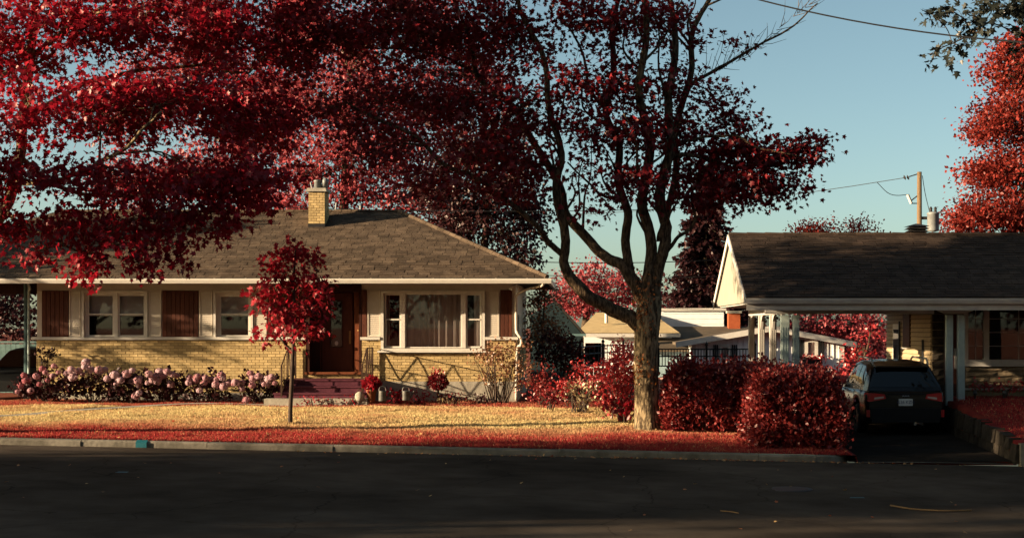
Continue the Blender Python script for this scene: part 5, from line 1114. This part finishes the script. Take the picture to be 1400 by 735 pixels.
def hedge(label, x0, x1, y0, y1, zt_, n, leaf='leaf_hedge', size=.085):
    zb_ = float(min(zlawn(x0, y0), zlawn(x1 - .3, y1))) ; base = ((x0 + x1)/2, (y0 + y1)/2, zb_); t = thing('hedge', label, 'hedge', base)
    u = RNG.random((n, 3)); f = RNG.integers(0, 5, n)      # most leaves on the shell, bulging and ragged
    u[:, 0] = np.where(f == 0, .06*RNG.random(n), np.where(f == 1, 1 - .06*RNG.random(n), u[:, 0])); u[:, 1] = np.where(f == 2, .06*RNG.random(n), np.where(f == 3, 1 - .05*RNG.random(n), u[:, 1])); u[:, 2] = np.where(f == 4, 1 - .12*RNG.random(n), u[:, 2])
    P_ = np.stack([x0 + (x1-x0)*u[:, 0], y0 + (y1-y0)*u[:, 1], zb_ + (zt_-zb_)*u[:, 2]], 1)
    un = (P_[:, 2] - zb_) / (zt_ - zb_); nl = gapnoise(np.stack([P_[:, 0], P_[:, 1], 0*un], 1), .9, x0); P_[:, 2] += (zt_ - zb_) * .13 * nl * un
    cx_, cy_ = (x0+x1)/2, (y0+y1)/2; sq = 1 - .20 * un**4 - .07 * (1 - un)**2; P_[:, 0] = cx_ + (P_[:, 0] - cx_) * sq; P_[:, 1] = cy_ + (P_[:, 1] - cy_) * sq
    rx_, ry_ = np.abs(P_[:, 0] - cx_) / ((x1-x0)/2), np.abs(P_[:, 1] - cy_) / ((y1-y0)/2); P_[:, 2] -= (zt_ - zb_) * .22 * un * np.clip(np.maximum(rx_, ry_) - .62, 0, 1)**1.5 * 2
    nn = gapnoise(P_, 2.0, 3.); c = np.array(((x0+x1)/2, (y0+y1)/2, zb_)); P_ = c + (P_ - c) * (1 + np.array((.07, .07, .05)) * nn[:, None]) + RNG.normal(size=(n, 3))*.04
    P_ = P_[(gapnoise(P_, 3.1, 1.) > -.55)]; P_[:, 2] = np.maximum(P_[:, 2], zb_ + .02)
    w_ = P_[P_[:, 2] > zt_ - .12]; w_ = w_[RNG.random(len(w_)) < .22]; P_ = np.concatenate([P_, w_ + np.stack([RNG.normal(size=len(w_))*.03, RNG.normal(size=len(w_))*.03, .05 + .16*RNG.random(len(w_))], 1)])
    C, D, Nn, sz, ti = grow(P_, c + np.array((0, 0, -.5)), 5, size, .13, -.35, .4, length=.24)
    put('foliage', leaf_mesh('foliage', C - np.array(base), D, Nn, sz, ti, 2), M[leaf], t)
    st = MB()
    for q in P_[RNG.integers(0, len(P_), 60)]: b2 = np.array((q[0]*.7 + c[0]*.3, q[1]*.7 + c[1]*.3, zb_ - .05)); st.tube([b2, b2*.4 + q*.6 + np.array((0, 0, .05)), q + np.array((0, 0, .1))], [.02, .014, .004], 4)
    st.build('stems', M['bark_thin'], t)
hedge('clipped dark red hedge block at the kerb beside the driveway', X(1035, 28.9), 5.05, 28.7, 30.6, Z(519, 29.2), 5600)
hedge('long red hedge behind the big trunk reaching towards the carport', X(912, 31.8), X(1062, 31.8), 31.2, 32.8, Z(506, 31.6), 5400)
hedge('low red hedge along the driveway in front of the carport posts', X(1050, 32), 5.2, 30.7, 33.2, Z(524, 31.5), 2800)
# ground cover in the right-hand bed
d = 34.6
tag(bush('ground_cover', 'scarlet ground cover below the stone wall of the carport house', (X(1365, d), d, .55), [(1340 + 16*i, 531, d + .2*(i % 2), 14, 5, .35) for i in range(6)], 'leaf_scarlet', size=.08, leafpx=5, dens=1.2, stems=4, cat='ground cover'), kind='stuff')
for px_ in (1333, 1373):
    b = W(px_, 548, 33.9); b[2] = float(zlawn(b[0], b[1])); t = thing('garden_light', 'short path light in the right bed, ' + ('nearer the driveway posts' if px_ == 1333 else 'further from the driveway posts'), 'light', tuple(b), group='path lights'); MB().lathe([(.02, 0), (.02, .12), (.05, .13), (.045, .2), (.0, .23)], tuple(b), 10).build('lamp_body', M['galvanised'], t, True)
# ------------------------------------------------------------------ things on the road
tag(MB().tube(catmull([(X(1217, 20.9), 20.9, zroad(4.4) + .03), (X(1250, 20.6), 20.6, zroad(4.7) + .022), (X(1290, 20.5), 20.5, zroad(5.1) + .02), (X(1328, 20.6), 20.6, zroad(5.5) + .02)], 5), .012, 6).build('fallen_branch', M['twig']), 'thin fallen branch lying on the road at right', 'branch')
tag(MB().tube([(X(985, 20), 20, zroad(1.8) + .012), (X(1000, 19.9), 19.9, zroad(2.) + .015), (X(1010, 19.8), 19.8, zroad(2.1) + .01)], .008, 5).build('twig', M['twig']), 'short twig lying on the road near the centre', 'twig')
t = thing('manhole_cover', 'round iron manhole cover in the road below the hedge', 'manhole cover', (X(1080, 23), 23., float(zroad(3.2))))
MB().lathe([(.36, .0), (.36, .006), (.30, .006)], (X(1080, 23), 23, float(zroad(3.2)) - .001), 24).build('rim', M['metal_dark'], t); MB().lathe([(.29, .0), (.29, .008), (.1, .008)], (X(1080, 23), 23, float(zroad(3.2)) - .001), 24).build('lid', M['iron_brown'], t)
tag(quad((X(158, 23.4), 23.35, zroad(-7.4) + .004), (X(175, 23.4), 23.35, zroad(-7.3) + .004), (X(174, 23.4), 23.5, zroad(-7.3) + .004), (X(160, 23.4), 23.5, zroad(-7.4) + .004)).build('paint_mark', M['teal_paint']), 'small teal survey mark sprayed on the road at left', 'paint mark')
tag(quad((X(1161, 22), 21.95, zroad(4.) + .004), (X(1182, 22), 21.95, zroad(4.) + .004), (X(1181, 22), 22.05, zroad(4.) + .004), (X(1163, 22), 22.05, zroad(4.) + .004)).build('paint_mark', M['teal_paint']), 'small dark teal mark on the road below the driveway', 'paint mark')
xk = X(186, 27.84); xk2 = X(201, 27.84)
tag(MB().add([(xk, YK - .192, zk(xk) - .125), (xk2, YK - .192, zk(xk2) - .125), (xk2, YK - .192, zk(xk2) - .03), (xk, YK - .192, zk(xk) - .03), (xk2, YK - .10, zk(xk2) + .016), (xk, YK - .10, zk(xk) + .016)], [(0, 1, 2, 3), (3, 2, 4, 5)]).build('paint_mark', M['teal_paint']), 'teal painted patch on the kerb at left', 'paint mark')

# ------------------------------------------------------------------ trees
def LB(d0, *pts):     # (px, py, half width in px[, depth offset]) -> points and radii
    o = []
    for p in pts:
        d = d0 + (p[3] if len(p) > 3 else 0); o.append((W(p[0], p[1], d), p[2] * d / F))
    return o
DM = 31.6; gm = float(zlawn(X(885, DM), DM)); base = (X(885, DM), DM, gm - .1)
limbs = [LB(DM, (886, 596, 23), (885, 580, 17.5), (884, 540, 16), (883, 500, 16), (884, 460, 17), (886, 430, 18), (890, 405, 15)),
         LB(DM, (880, 452, 11), (866, 438, 10), (842, 426, 9.5), (812, 410, 9, -.1), (788, 390, 8.5, -.2), (773, 362, 6.7, -.3), (772, 320, 6.3, -.4), (761, 260, 5.5, -.5), (767, 210, 4.6, -.6), (751, 150, 4.2, -.7), (744, 80, 3.8, -.8), (713, 20, 2.9, -.9), (703, -30, 1.7, -1)),
         LB(DM, (771, 350, 4.2, -.3), (748, 330, 4.2, -.5), (732, 305, 3.8, -.8), (686, 270, 3.5, -1), (654, 245, 3.4, -1.2), (603, 222, 3, -1.3), (570, 188, 2.5, -1.4), (508, 160, 2, -1.5), (475, 140, 1.3, -1.6)),
         LB(DM, (884, 415, 12), (872, 392, 10), (852, 364, 8), (826, 350, 7.1, .2), (806, 328, 6.7, .4), (776, 295, 6.3, .5), (764, 252, 5.5, .6), (727, 190, 4.6, .7), (705, 150, 4.2, .8), (654, 105, 3.5, .9), (644, 55, 2.9, 1), (617, -10, 2, 1)),
         LB(DM, (862, 375, 6.7), (855, 335, 6.3), (858, 290, 5.9), (845, 250, 5.5), (846, 200, 5), (829, 150, 4.6, .3), (839, 90, 4.2, .4), (837, 30, 3.4, .5), (856, -30, 2.5, .6)),
         LB(DM, (890, 412, 13), (887, 380, 9.2), (892, 330, 7.6), (878, 280, 7.1), (889, 200, 6.3), (874, 120, 5.5, -.3), (884, 50, 4.6, -.4), (879, -30, 3.4, -.5)),
         LB(DM, (893, 410, 12), (898, 375, 8.4), (911, 320, 7.6), (902, 265, 7.1), (917, 200, 6.3), (914, 130, 5.5, .5), (924, 60, 4.6, .6), (911, -30, 3.4, .7)),
         LB(DM, (903, 330, 5.5), (908, 300, 5), (923, 240, 4.9, .7), (924, 175, 4.6, .9), (944, 100, 4.2, 1), (947, 45, 3.8, 1.1), (975, -10, 2.9, 1.2)),
         LB(DM, (934, 140, 3, .9), (950, 112, 2.7, .9), (977, 97, 2.5, .9), (1015, 74, 2, .8), (1077, 40, 1.4, .7), (1118, 4, 0.84, .6)),
         LB(DM, (905, 350, 3.4), (924, 328, 2.9), (950, 302, 2.5), (945, 262, 2), (969, 225, 1.3)),
         LB(DM, (913, 215, 3.4), (940, 212, 2.9), (982, 222, 2.5, .2), (1009, 228, 2.1, .3), (1064, 216, 1.7, .4), (1093, 202, 1.3, .5), (1137, 188, 0.84, .5)),
         LB(DM, (915, 200, 2.7), (955, 190, 2.4), (1002, 186, 1.8, -.3), (1035, 200, 1.4, -.4), (1096, 215, 0.92, -.5)),
         LB(DM, (850, 270, 2.5, 0), (825, 268, 2, -.2), (804, 250, 1.5, -.3), (776, 222, 1.1, -.4)),
         LB(DM, (830, 150, 2.5, .3), (806, 120, 2.2, .2), (795, 70, 1.7, .1), (766, 20, 1.2, 0)),
         LB(DM, (884, 280, 2.7, 0), (872, 240, 2.2, -.6), (869, 190, 1.7, -1), (851, 150, 1.2, -1.3)),
         LB(DM, (660, 105, 2.2, .9), (610, 80, 1.8, .7), (567, 70, 1.5, .5), (497, 66, 1, .3))]
mE = [(445, 55, 30.6, 70, 55, 1.6, .55), (530, 40, 31.4, 85, 55, 1.9), (620, 45, 32, 80, 55, 1.9), (700, 45, 31.2, 65, 55, 1.8, .85),
      (455, 150, 30, 70, 55, 1.4, .3), (540, 130, 31, 80, 50, 1.6, .5), (630, 135, 31.2, 75, 50, 1.6), (705, 150, 31, 55, 52, 1.6, .85),
      (560, 195, 30.4, 75, 36, 1.3, .3), (650, 215, 30.4, 65, 42, 1.4), (718, 228, 31, 42, 36, 1.2), (490, 215, 30, 60, 34, 1.2, .22), (600, 245, 30.2, 45, 18, 1.), (690, 262, 30.6, 40, 16, .9),
      (530, -50, 31, 150, 50, 2.4), (680, -50, 31, 120, 50, 2.4),
      (780, 30, 31, 48, 45, 1.5, .9), (845, 35, 31.4, 48, 42, 1.5, .85), (905, 30, 32, 48, 40, 1.5, .8), (790, 105, 31, 46, 42, 1.4, 1.0), (850, 115, 31.8, 46, 44, 1.4, .95), (915, 120, 32.6, 44, 42, 1.3, .9),
      (790, 180, 31, 44, 38, 1.3, 1.1), (860, 185, 31.4, 46, 34, 1.3, 1.2), (930, 185, 32, 42, 30, 1.2, 1.2), (800, 235, 30.8, 34, 26, 1., .8), (875, 238, 31, 44, 22, 1.1, 1.2), (940, 235, 31.8, 42, 26, 1., .95),
      (975, 130, 32.4, 42, 22, .9, .7), (1000, 165, 32.2, 42, 18, .9, .9), (990, 205, 32, 48, 26, 1., 1.8), (1042, 212, 32, 46, 26, .9, 1.8), (1094, 204, 32, 38, 18, .7, 1.8), (1118, 192, 32.1, 14, 7, .4, .8),
      (1005, 252, 31.6, 54, 26, .9, 1.8), (1062, 252, 31.6, 38, 24, .7, 1.7), (965, 272, 31.4, 36, 18, .8, 1.3), (905, 270, 31.2, 30, 10, .7, .5), (830, 265, 30.8, 34, 12, .8, .7), (812, 290, 30.6, 20, 10, .6, .5), (960, 60, 32.6, 28, 30, .9, .25), (1015, 60, 32.4, 20, 8, .5, .2), (1020, 275, 31.8, 36, 10, .6, .5)]
bare = []
for k in range(46):       # bare twigs at the upper right
    t_ = RNG.random(); a = W(955 + 165*t_, 108 - 102*t_ + 8*math.sin(t_*5), DM + .85); L_ = RNG.uniform(.25, .9) * (1.1 - .5*t_); dr_ = unit(np.array((.8 + .5*RNG.normal(), RNG.normal()*.5, .7 + .5*RNG.normal())))
    bare.append(([a, a + dr_*L_*.5 + RNG.normal(size=3)*.03, a + dr_*L_ + np.array((0, 0, .08))], [.008, .006, .003]))
mt = tree('maple_tree', 'large many-limbed maple on the verge with dark red leaves', base, limbs, mE, 'leaf_maroon', bark='bark', barkb='bark_limb', size=.118, leafpx=7.2, dens=1.0, per=15, gap=-.42, seed=2., twig=.008, bare=bare, spread=.42, flat=1.0, k=14, relief=True, sub=7)
n = 260; th = RNG.normal(size=n)*.8 - 2.4; zz = np.where(RNG.random(n) < .75, RNG.normal(size=n)*.35 + Z(412, DM), RNG.normal(size=n)*.18 + Z(503, DM)); rr = .285 + .02*RNG.random(n)
ip = np.stack([base[0] + rr*np.cos(th) - .0, base[1] + rr*np.sin(th), zz], 1); put('climbing_leaves', leaf_mesh('climbing_leaves', ip - np.array(base), np.stack([RNG.normal(size=n), RNG.normal(size=n)*.3, -np.ones(n)], 1), np.stack([np.cos(th), np.sin(th), .4 + 0*th], 1) + RNG.normal(size=(n, 3))*.4, .04 + .05*RNG.random(n), RNG.random(n), 2), M['leaf_ivy'], mt)
# small maple on the lawn
DS = 31.6; gs = float(zlawn(X(397, DS), DS)); base = (X(397, DS), DS, gs - .05)
limbs = [LB(DS, (397, 585, 3.6), (397, 560, 3.1), (399, 520, 3), (401, 470, 2.6), (402, 430, 2.3), (402, 380, 1.8), (404, 340, 1)), LB(DS, (400, 480, 1.8), (388, 468, 1.5), (376, 450, 1.1), (366, 430, .8)), LB(DS, (402, 450, 1.5), (416, 435, 1.1), (432, 428, .8)), LB(DS, (402, 410, 1.4), (386, 390, 1), (376, 370, .7)), LB(DS, (402, 400, 1.4), (420, 385, 1), (434, 372, .7))]
sE = [(400, 350, DS, 30, 15, .5), (378, 365, DS, 20, 16, .45), (425, 362, DS, 20, 16, .45), (398, 385, DS, 40, 22, .6), (366, 396, DS, 14, 16, .35), (432, 395, DS, 18, 18, .4), (385, 418, DS, 26, 18, .5), (420, 418, DS, 24, 16, .5), (392, 440, DS, 26, 15, .5), (370, 455, DS, 16, 12, .35, .9), (425, 447, DS, 26, 9, .4, .9), (355, 418, DS - .1, 10, 6, .2, .8), (404, 462, DS, 20, 8, .35, .6), (398, 337, DS, 10, 6, .2)]
tree('young_maple', 'slim young maple with bright crimson leaves on the lawn before the door', base, limbs, sE, 'leaf_crimson', bark='bark_thin', size=.125, leafpx=8, dens=.92, per=8, gap=-.5, seed=5., twig=.005, knots=.004, spread=.24, k=8, droop=.5)
# big maple at the left, its trunk just out of frame
DL = 28.6; bl = (X(-85, DL), DL, float(zlawn(X(-85, DL), DL)) - .1)
limbs = [LB(DL, (-85, 610, 24), (-82, 560, 19), (-78, 500, 18), (-72, 440, 17), (-62, 390, 14)),
         LB(DL, (-66, 400, 12), (-40, 360, 9), (-12, 318, 8), (12, 275, 7.5), (26, 220, 7), (32, 165, 7), (38, 110, 6.5), (42, 60, 6), (48, 0, 5), (56, -70, 4)),
         LB(DL, (-66, 400, 9), (-110, 330, 8), (-130, 250, 7), (-140, 150, 6), (-120, 40, 4), (-100, -60, 3)),
         LB(DL, (20, 250, 4), (60, 250, 3.4, -.8), (100, 240, 3, -1.2), (135, 222, 2.8, -1.6), (168, 204, 2.4, -1.9), (200, 170, 2, -2), (222, 152, 1.4, -2.1)),
         LB(DL, (32, 165, 4), (70, 140, 3.6, .8), (130, 110, 3.2, 1.4), (200, 95, 2.8, 1.8), (270, 90, 2.2, 2), (340, 100, 1.6, 2.2)),
         LB(DL, (40, 80, 4), (90, 40, 3.6, .5), (160, 0, 3, .8), (240, -40, 2.4, 1)),
         LB(DL, (26, 215, 4), (80, 255, 3.2, .6), (150, 268, 2.6, 1.), (220, 262, 2.2, 1.2), (290, 250, 1.6, 1.3), (340, 240, 1.1, 1.4)),
         LB(DL, (36, 120, 3), (14, 98, 2.6, -.6), (-10, 120, 2.2, -1)),
         LB(DL, (8, 285, 3.4), (30, 310, 2.6, -.7), (70, 325, 2, -1), (110, 345, 1.4, -1.2))]
lE = [(15, 55, 28.5, 70, 70, 1.8, .8), (100, 40, 28, 80, 60, 1.9, .85), (200, 35, 29, 85, 60, 2.), (300, 40, 29.6, 85, 60, 2.), (375, 55, 30.5, 55, 60, 1.8, .9),
      (45, 150, 27.4, 60, 50, 1.6, .7), (135, 140, 27.6, 75, 52, 1.7, .85), (225, 150, 28.4, 80, 55, 1.8), (315, 150, 29, 75, 55, 1.8), (375, 160, 29.8, 42, 55, 1.5, .65),
      (15, 240, 27.4, 42, 42, 1.3, .7), (95, 240, 27.2, 50, 36, 1.3, .65), (180, 245, 27.4, 70, 40, 1.4, .85), (265, 240, 28, 65, 45, 1.5), (335, 235, 28.6, 52, 42, 1.4), (385, 235, 29.4, 30, 40, 1.2, .35),
      (15, 308, 27, 34, 26, .9, .85), (85, 305, 27.2, 50, 28, 1., .85), (165, 305, 27.2, 46, 26, 1., .85), (235, 300, 27.6, 46, 26, 1., .9), (305, 290, 28.2, 40, 22, .9, .8), (350, 275, 28.6, 26, 20, .7, .7),
      (112, 352, 27, 24, 22, .6, .85), (118, 378, 27, 16, 11, .4, .8), (185, 338, 27, 30, 20, .7, .8), (238, 338, 27.4, 24, 20, .6, .85), (205, 362, 27.2, 14, 8, .35, .7), (60, 338, 27, 22, 12, .5, .7), (40, 346, 26.8, 12, 10, .3, .7), (300, 312, 28, 16, 10, .4, .6),
      (100, -80, 29, 150, 65, 2.6), (290, -80, 29.4, 140, 65, 2.6), (-110, 60, 29, 80, 90, 2.2), (-110, 220, 28.6, 70, 80, 2.), (-60, 320, 28.2, 40, 30, 1.2), (420, 10, 30.5, 40, 40, 1.4, .6), (-130, 230, 26.2, 70, 75, 1.2, 1.2), (-190, 180, 25.6, 70, 80, 1.2, 1.2)]  # leaf clusters outside the frame, some added to shade the drive and car
tree('maple_tree', 'leaning maple at the left edge with crimson leaves hanging over the roof', bl, limbs, lE, 'leaf_crimson', bark='bark', barkb='bark', size=.128, leafpx=8., dens=1.05, per=16, gap=-.42, seed=9., twig=.008, spread=.36, k=12, droop=.5, relief=True, sub=5)
# overhanging branch at the top right, of a tree outside the frame
DR = 24.; br_ = (X(1560, DR), DR, float(zlawn(X(1560, 28.4), 28.4)) - .2); br_ = (X(1600, 29.2), 29.2, 0.)
limbs = [[(np.array((X(1600, 29.2), 29.2, 0.)), .3), (np.array((X(1600, 29.2), 29.2, 3.)), .24), (W(1590, 40, 28.6), .17), (W(1580, -80, 28.2), .10)], [(W(1592, 80, 28.7), .10), (W(1520, 10, 28), .06), (W(1440, 0, 27.6), .04), (W(1370, 20, 27.4), .025), (W(1310, 55, 27.2), .012), (W(1270, 75, 27), .006)]]
rE = [(1395, 18, 27.4, 20, 22, .6, .7), (1360, 10, 27.4, 22, 18, .6, .6), (1330, 22, 27.3, 20, 12, .5, .6), (1300, 14, 27.2, 22, 10, .5, .5), (1338, 45, 27.2, 16, 12, .4, .55), (1310, 62, 27.1, 14, 8, .3, .55), (1280, 76, 27, 16, 6, .3, .6), (1275, 20, 27.2, 14, 5, .3, .4), (1440, 20, 27.6, 40, 40, 1., .8), (1520, 20, 28, 60, 60, 1.4), (1590, -20, 28.4, 80, 80, 2.), (1640, 100, 28.6, 60, 60, 2.), (1400, 55, 27.4, 12, 12, .4, .5)]
tree('overhanging_tree', 'tree off the right edge whose dark leafy branch hangs into the sky', br_, limbs, rE, 'leaf_dark_green', bark='bark_dark', size=.14, leafpx=9, dens=1.7, gap=-.7, per=8, seed=4., spread=.3, k=10)
# background trees
def bgtree(name, label, px, d, ells, leaf, trunk=8, size=.20, leafpx=None, dens=1., z0=.3, gap=-.4, group=None, per=10, spread=.55, seed=0., droop=.1):
    top = min(e[1] for e in ells); base = (X(px, d), d, z0); h = Z(top, d)
    limbs = [[(np.array(base), trunk*d/F), (np.array((base[0], d, z0 + (h - z0)*.4)), trunk*.75*d/F), (np.array((base[0] + .2, d, z0 + (h - z0)*.8)), trunk*.35*d/F)]]
    return tree(name, label, base, limbs, ells, leaf, bark='bark_dark', size=size, leafpx=leafpx or size*F/d, dens=dens, shape=2, per=per, gap=gap, group=group, seed=seed, spread=spread, twigs=True, k=7, droop=droop, length=.5, flat=.5, twig=.012)
G_ = 'trees behind the houses'
bgtree('background_tree', 'tall pink-red tree behind the brick chimney', 470, 54, [(420, 240, 54, 50, 50, 2), (480, 200, 54, 60, 60, 2.2), (545, 215, 55, 55, 60, 2.2), (440, 150, 54, 60, 60, 2.2), (520, 130, 55, 70, 60, 2.4), (480, 70, 55, 60, 60, 2.4), (480, 265, 54, 50, 25, 1.6), (560, 270, 54, 50, 25, 1.6), (420, 20, 55, 45, 50, 2), (400, 290, 53, 40, 20, 1.4), (620, 300, 54, 45, 22, 1.5), (530, 310, 54, 60, 18, 1.5), (600, 150, 56, 55, 60, 2.2), (610, 60, 56, 60, 60, 2.4), (560, 0, 56, 70, 50, 2.4), (380, 160, 55, 40, 60, 2), (660, 110, 56, 40, 55, 2)], 'leaf_pink', 9, .16, dens=1.25, group=G_, seed=1.)
bgtree('background_tree', 'rose-red tree rising behind the left half of the brick roof', 330, 68, [(330, 200, 68, 70, 70, 2.8), (260, 240, 68, 60, 50, 2.4), (380, 120, 68, 60, 60, 2.6), (300, 90, 68, 70, 70, 2.7), (350, 280, 68, 60, 30, 2.2), (180, 250, 68, 60, 50, 2.2), (220, 120, 68, 60, 70, 2.6), (400, 40, 68, 60, 60, 2.6), (150, 150, 68, 40, 60, 2.2), (260, 20, 68, 80, 50, 2.6)], 'leaf_pink', 9, .20, dens=1., group=G_, seed=2.)
bgtree('background_tree', 'dark maroon tree behind the right end of the brick roof', 660, 50, [(640, 220, 50, 50, 45, 2), (690, 250, 50, 45, 45, 2), (650, 290, 50, 55, 40, 2), (700, 320, 50, 36, 34, 1.6), (620, 320, 50, 40, 25, 1.6), (690, 190, 50, 45, 40, 1.8), (725, 290, 50, 22, 30, 1.2), (600, 270, 50, 40, 35, 1.8), (715, 350, 50, 24, 14, 1)], 'leaf_dark', 9, .16, dens=1.7, group=G_, seed=3.)
bgtree('background_tree', 'wide pink tree beyond the tan-roofed house', 800, 85, [(790, 395, 85, 40, 38, 2.4), (830, 385, 85, 36, 34, 2.4), (765, 415, 85, 24, 22, 1.8), (815, 415, 85, 50, 20, 2.2), (860, 400, 85, 24, 26, 1.8), (905, 420, 85, 24, 30, 1.8)], 'leaf_pink', 8, .20, dens=1.1, group=G_, seed=4.)
bgtree('background_tree', 'rounded pink-red tree seen through the carport', 1150, 68, [(1120, 450, 68, 36, 34, 2), (1160, 445, 68, 40, 34, 2), (1195, 450, 68, 30, 36, 2), (1140, 480, 68, 50, 30, 2), (1090, 450, 68, 20, 24, 1.4)], 'leaf_pink', 8, .16, dens=1.2, group=G_, seed=5.)
bgtree('background_tree', 'small scarlet tree beyond the back of the carport', 1180, 50, [(1180, 475, 50, 18, 20, 1.), (1176, 500, 50, 24, 26, 1.2), (1190, 455, 50, 10, 14, .7)], 'leaf_scarlet', 4, .14, dens=1.3, group=G_, seed=6.)
bgtree('background_tree', 'huge rust-red tree at the right edge of the sky', 1400, 56, [(1385, 100, 56, 45, 40, 2), (1370, 170, 56, 45, 40, 2), (1385, 240, 56, 55, 40, 2.2), (1350, 235, 56, 36, 24, 1.4), (1345, 290, 56, 45, 28, 1.8), (1400, 300, 56, 50, 30, 2), (1440, 160, 57, 60, 90, 2.5), (1440, 280, 57, 60, 50, 2.5), (1345, 185, 56, 22, 12, 1), (1312, 305, 56, 20, 16, 1), (1390, 65, 56, 30, 18, 1.2), (1460, 70, 57, 60, 50, 2.5)], 'leaf_rust', 10, .15, dens=2.3, group=G_, seed=7.)
bgtree('background_tree', 'low red tree top peeping over the carport roof, left one', 1110, 75, [(1110, 318, 75, 28, 13, 1.5), (1110, 345, 75, 36, 20, 2)], 'leaf_rust', 5, .16, dens=2.2, group=G_, seed=8.)
bgtree('background_tree', 'thin rust-red tree top over the carport roof, right one', 1168, 78, [(1168, 305, 78, 22, 12, 1.3, .7), (1172, 322, 78, 36, 12, 1.5, .8), (1168, 345, 78, 40, 20, 2)], 'leaf_rust', 5, .14, dens=1.4, group=G_, seed=8.5)
bgtree('background_tree', 'dark tree behind the white flat-roofed block', 970, 72, [(960, 420, 72, 40, 30, 2), (1010, 425, 72, 30, 26, 2), (930, 400, 72, 24, 24, 1.5), (1030, 440, 72, 24, 20, 1.4)], 'leaf_dark', 7, .22, dens=1.4, group=G_, seed=9.)
bgtree('background_tree', 'dark tree under the covered bay at the far left', -10, 52, [(0, 430, 52, 60, 40, 2), (-40, 400, 52, 60, 60, 2.4), (40, 460, 52, 30, 20, 1.4), (30, 405, 52, 24, 20, 1.2, .6)], 'leaf_dark', 7, .18, dens=1.2, group=G_, seed=10.)
# spruce: tiers of drooping boughs
DSx = 67.; sb = (X(965, DSx), DSx, .3); sp = thing('spruce_tree', 'dark spruce with drooping boughs behind the big maple', 'tree', sb, group=G_)
MB().tube([sb, (sb[0], DSx, Z(225, DSx))], [.28, .03], 8).build('trunk', M['bark_dark'], sp, True)
Cs, Ds, Ns = [], [], []; bw_ = MB()
for i in range(30):
    z = Z(430, DSx) + (Z(228, DSx) - Z(430, DSx)) * i / 29; rad = 1.9 * (1 - i / 30) ** .8 + .12
    for k in range(13 if i < 22 else 7):
        a = RNG.random()*6.283; L_ = rad * RNG.uniform(.7, 1.15); dv = np.array((math.cos(a), math.sin(a), 0)); p0 = np.array((sb[0], DSx, z)); p1 = p0 + dv*L_ + np.array((0, 0, -.35*L_ + .1))
        bw_.tube([p0, (p0 + p1)/2 + np.array((0, 0, .05)), p1], [.03, .02, .006], 3, cap=False); m_ = int(26 * L_) + 6; tt = RNG.random(m_)[:, None] ** .8
        c_ = p0 + (p1 - p0)*tt + RNG.normal(size=(m_, 3))*np.array((.09, .09, .03)); Cs.append(c_); Ds.append(dv + RNG.normal(size=(m_, 3))*.6 + np.array((0, 0, -.6))); Ns.append(RNG.normal(size=(m_, 3))*.5 + np.array((0, 0, 1)))
bw_.build('boughs', M['bark_dark'], sp); Cs = np.concatenate(Cs); nS = len(Cs)
put('crown', leaf_mesh('crown', Cs - np.array(sb), np.concatenate(Ds), np.concatenate(Ns), .16 + .14*RNG.random(nS), RNG.random(nS)*.6, 2), M['leaf_dark'], sp)
# added trees out of view: they shade the road, block sky and fill reflections
proto = None; RS = np.random.default_rng(5)
def shade_tree(x_, y_, s_, z_=.3):
    global proto, RNG
    if proto is None:
        ce = [(0, 0, 6.0), (2.2, .4, 5.4), (-2.2, -.3, 5.6), (.4, 2.2, 5.6), (-.3, -2.3, 5.4), (1.2, 1.3, 7.6), (-1.3, -1., 7.8), (.2, -.2, 9.2), (1.8, -1.6, 6.8), (-1.7, 1.6, 6.9), (0, 0, 7.4)]
        P_ = np.concatenate([np.array(c) + unit(RS.normal(size=(330, 3))) * RS.random((330, 1))**.4 * np.array((1.9, 1.9, 1.7)) for c in ce]); P_ = P_[gapnoise(P_, 1.0, 2.) > 0.04]
        _keep = RNG; RNG = RS; C, D, Nn, sz, ti = grow(P_, np.array((0, 0, 5.)), 7, .26, .6, .2, .5, length=.5); RNG = _keep
        proto = thing('unseen_shade_tree', 'leafy tree out of view, added to cast shade and block sky', 'tree', (0, 0, 0), group='added shade trees out of view'); wood = MB().tube([(0, 0, -.2), (.05, 0, 2.5), (0, .1, 5), (.1, 0, 8)], [.3, .22, .16, .05], 9)
        for c in ce: wood.tube([(0, .05, 3.5), (c[0]*.5, c[1]*.5, c[2]*.75), c], [.1, .07, .02], 5)
        wood.build('trunk', M['bark_dark'], proto, True); put('crown', leaf_mesh('crown', C, D, Nn, sz, ti, 2), M['leaf_maroon'], proto); r = proto
    else:
        r = proto.copy(); COL.objects.link(r)
        for ch in list(proto.children): c = ch.copy(); COL.objects.link(c); c.parent = r
    r.location = (x_, y_, z_); r.scale = (s_, s_, s_); r.rotation_euler = (0, 0, RS.random()*6.28); return r
for a in SHADE: shade_tree(*a)
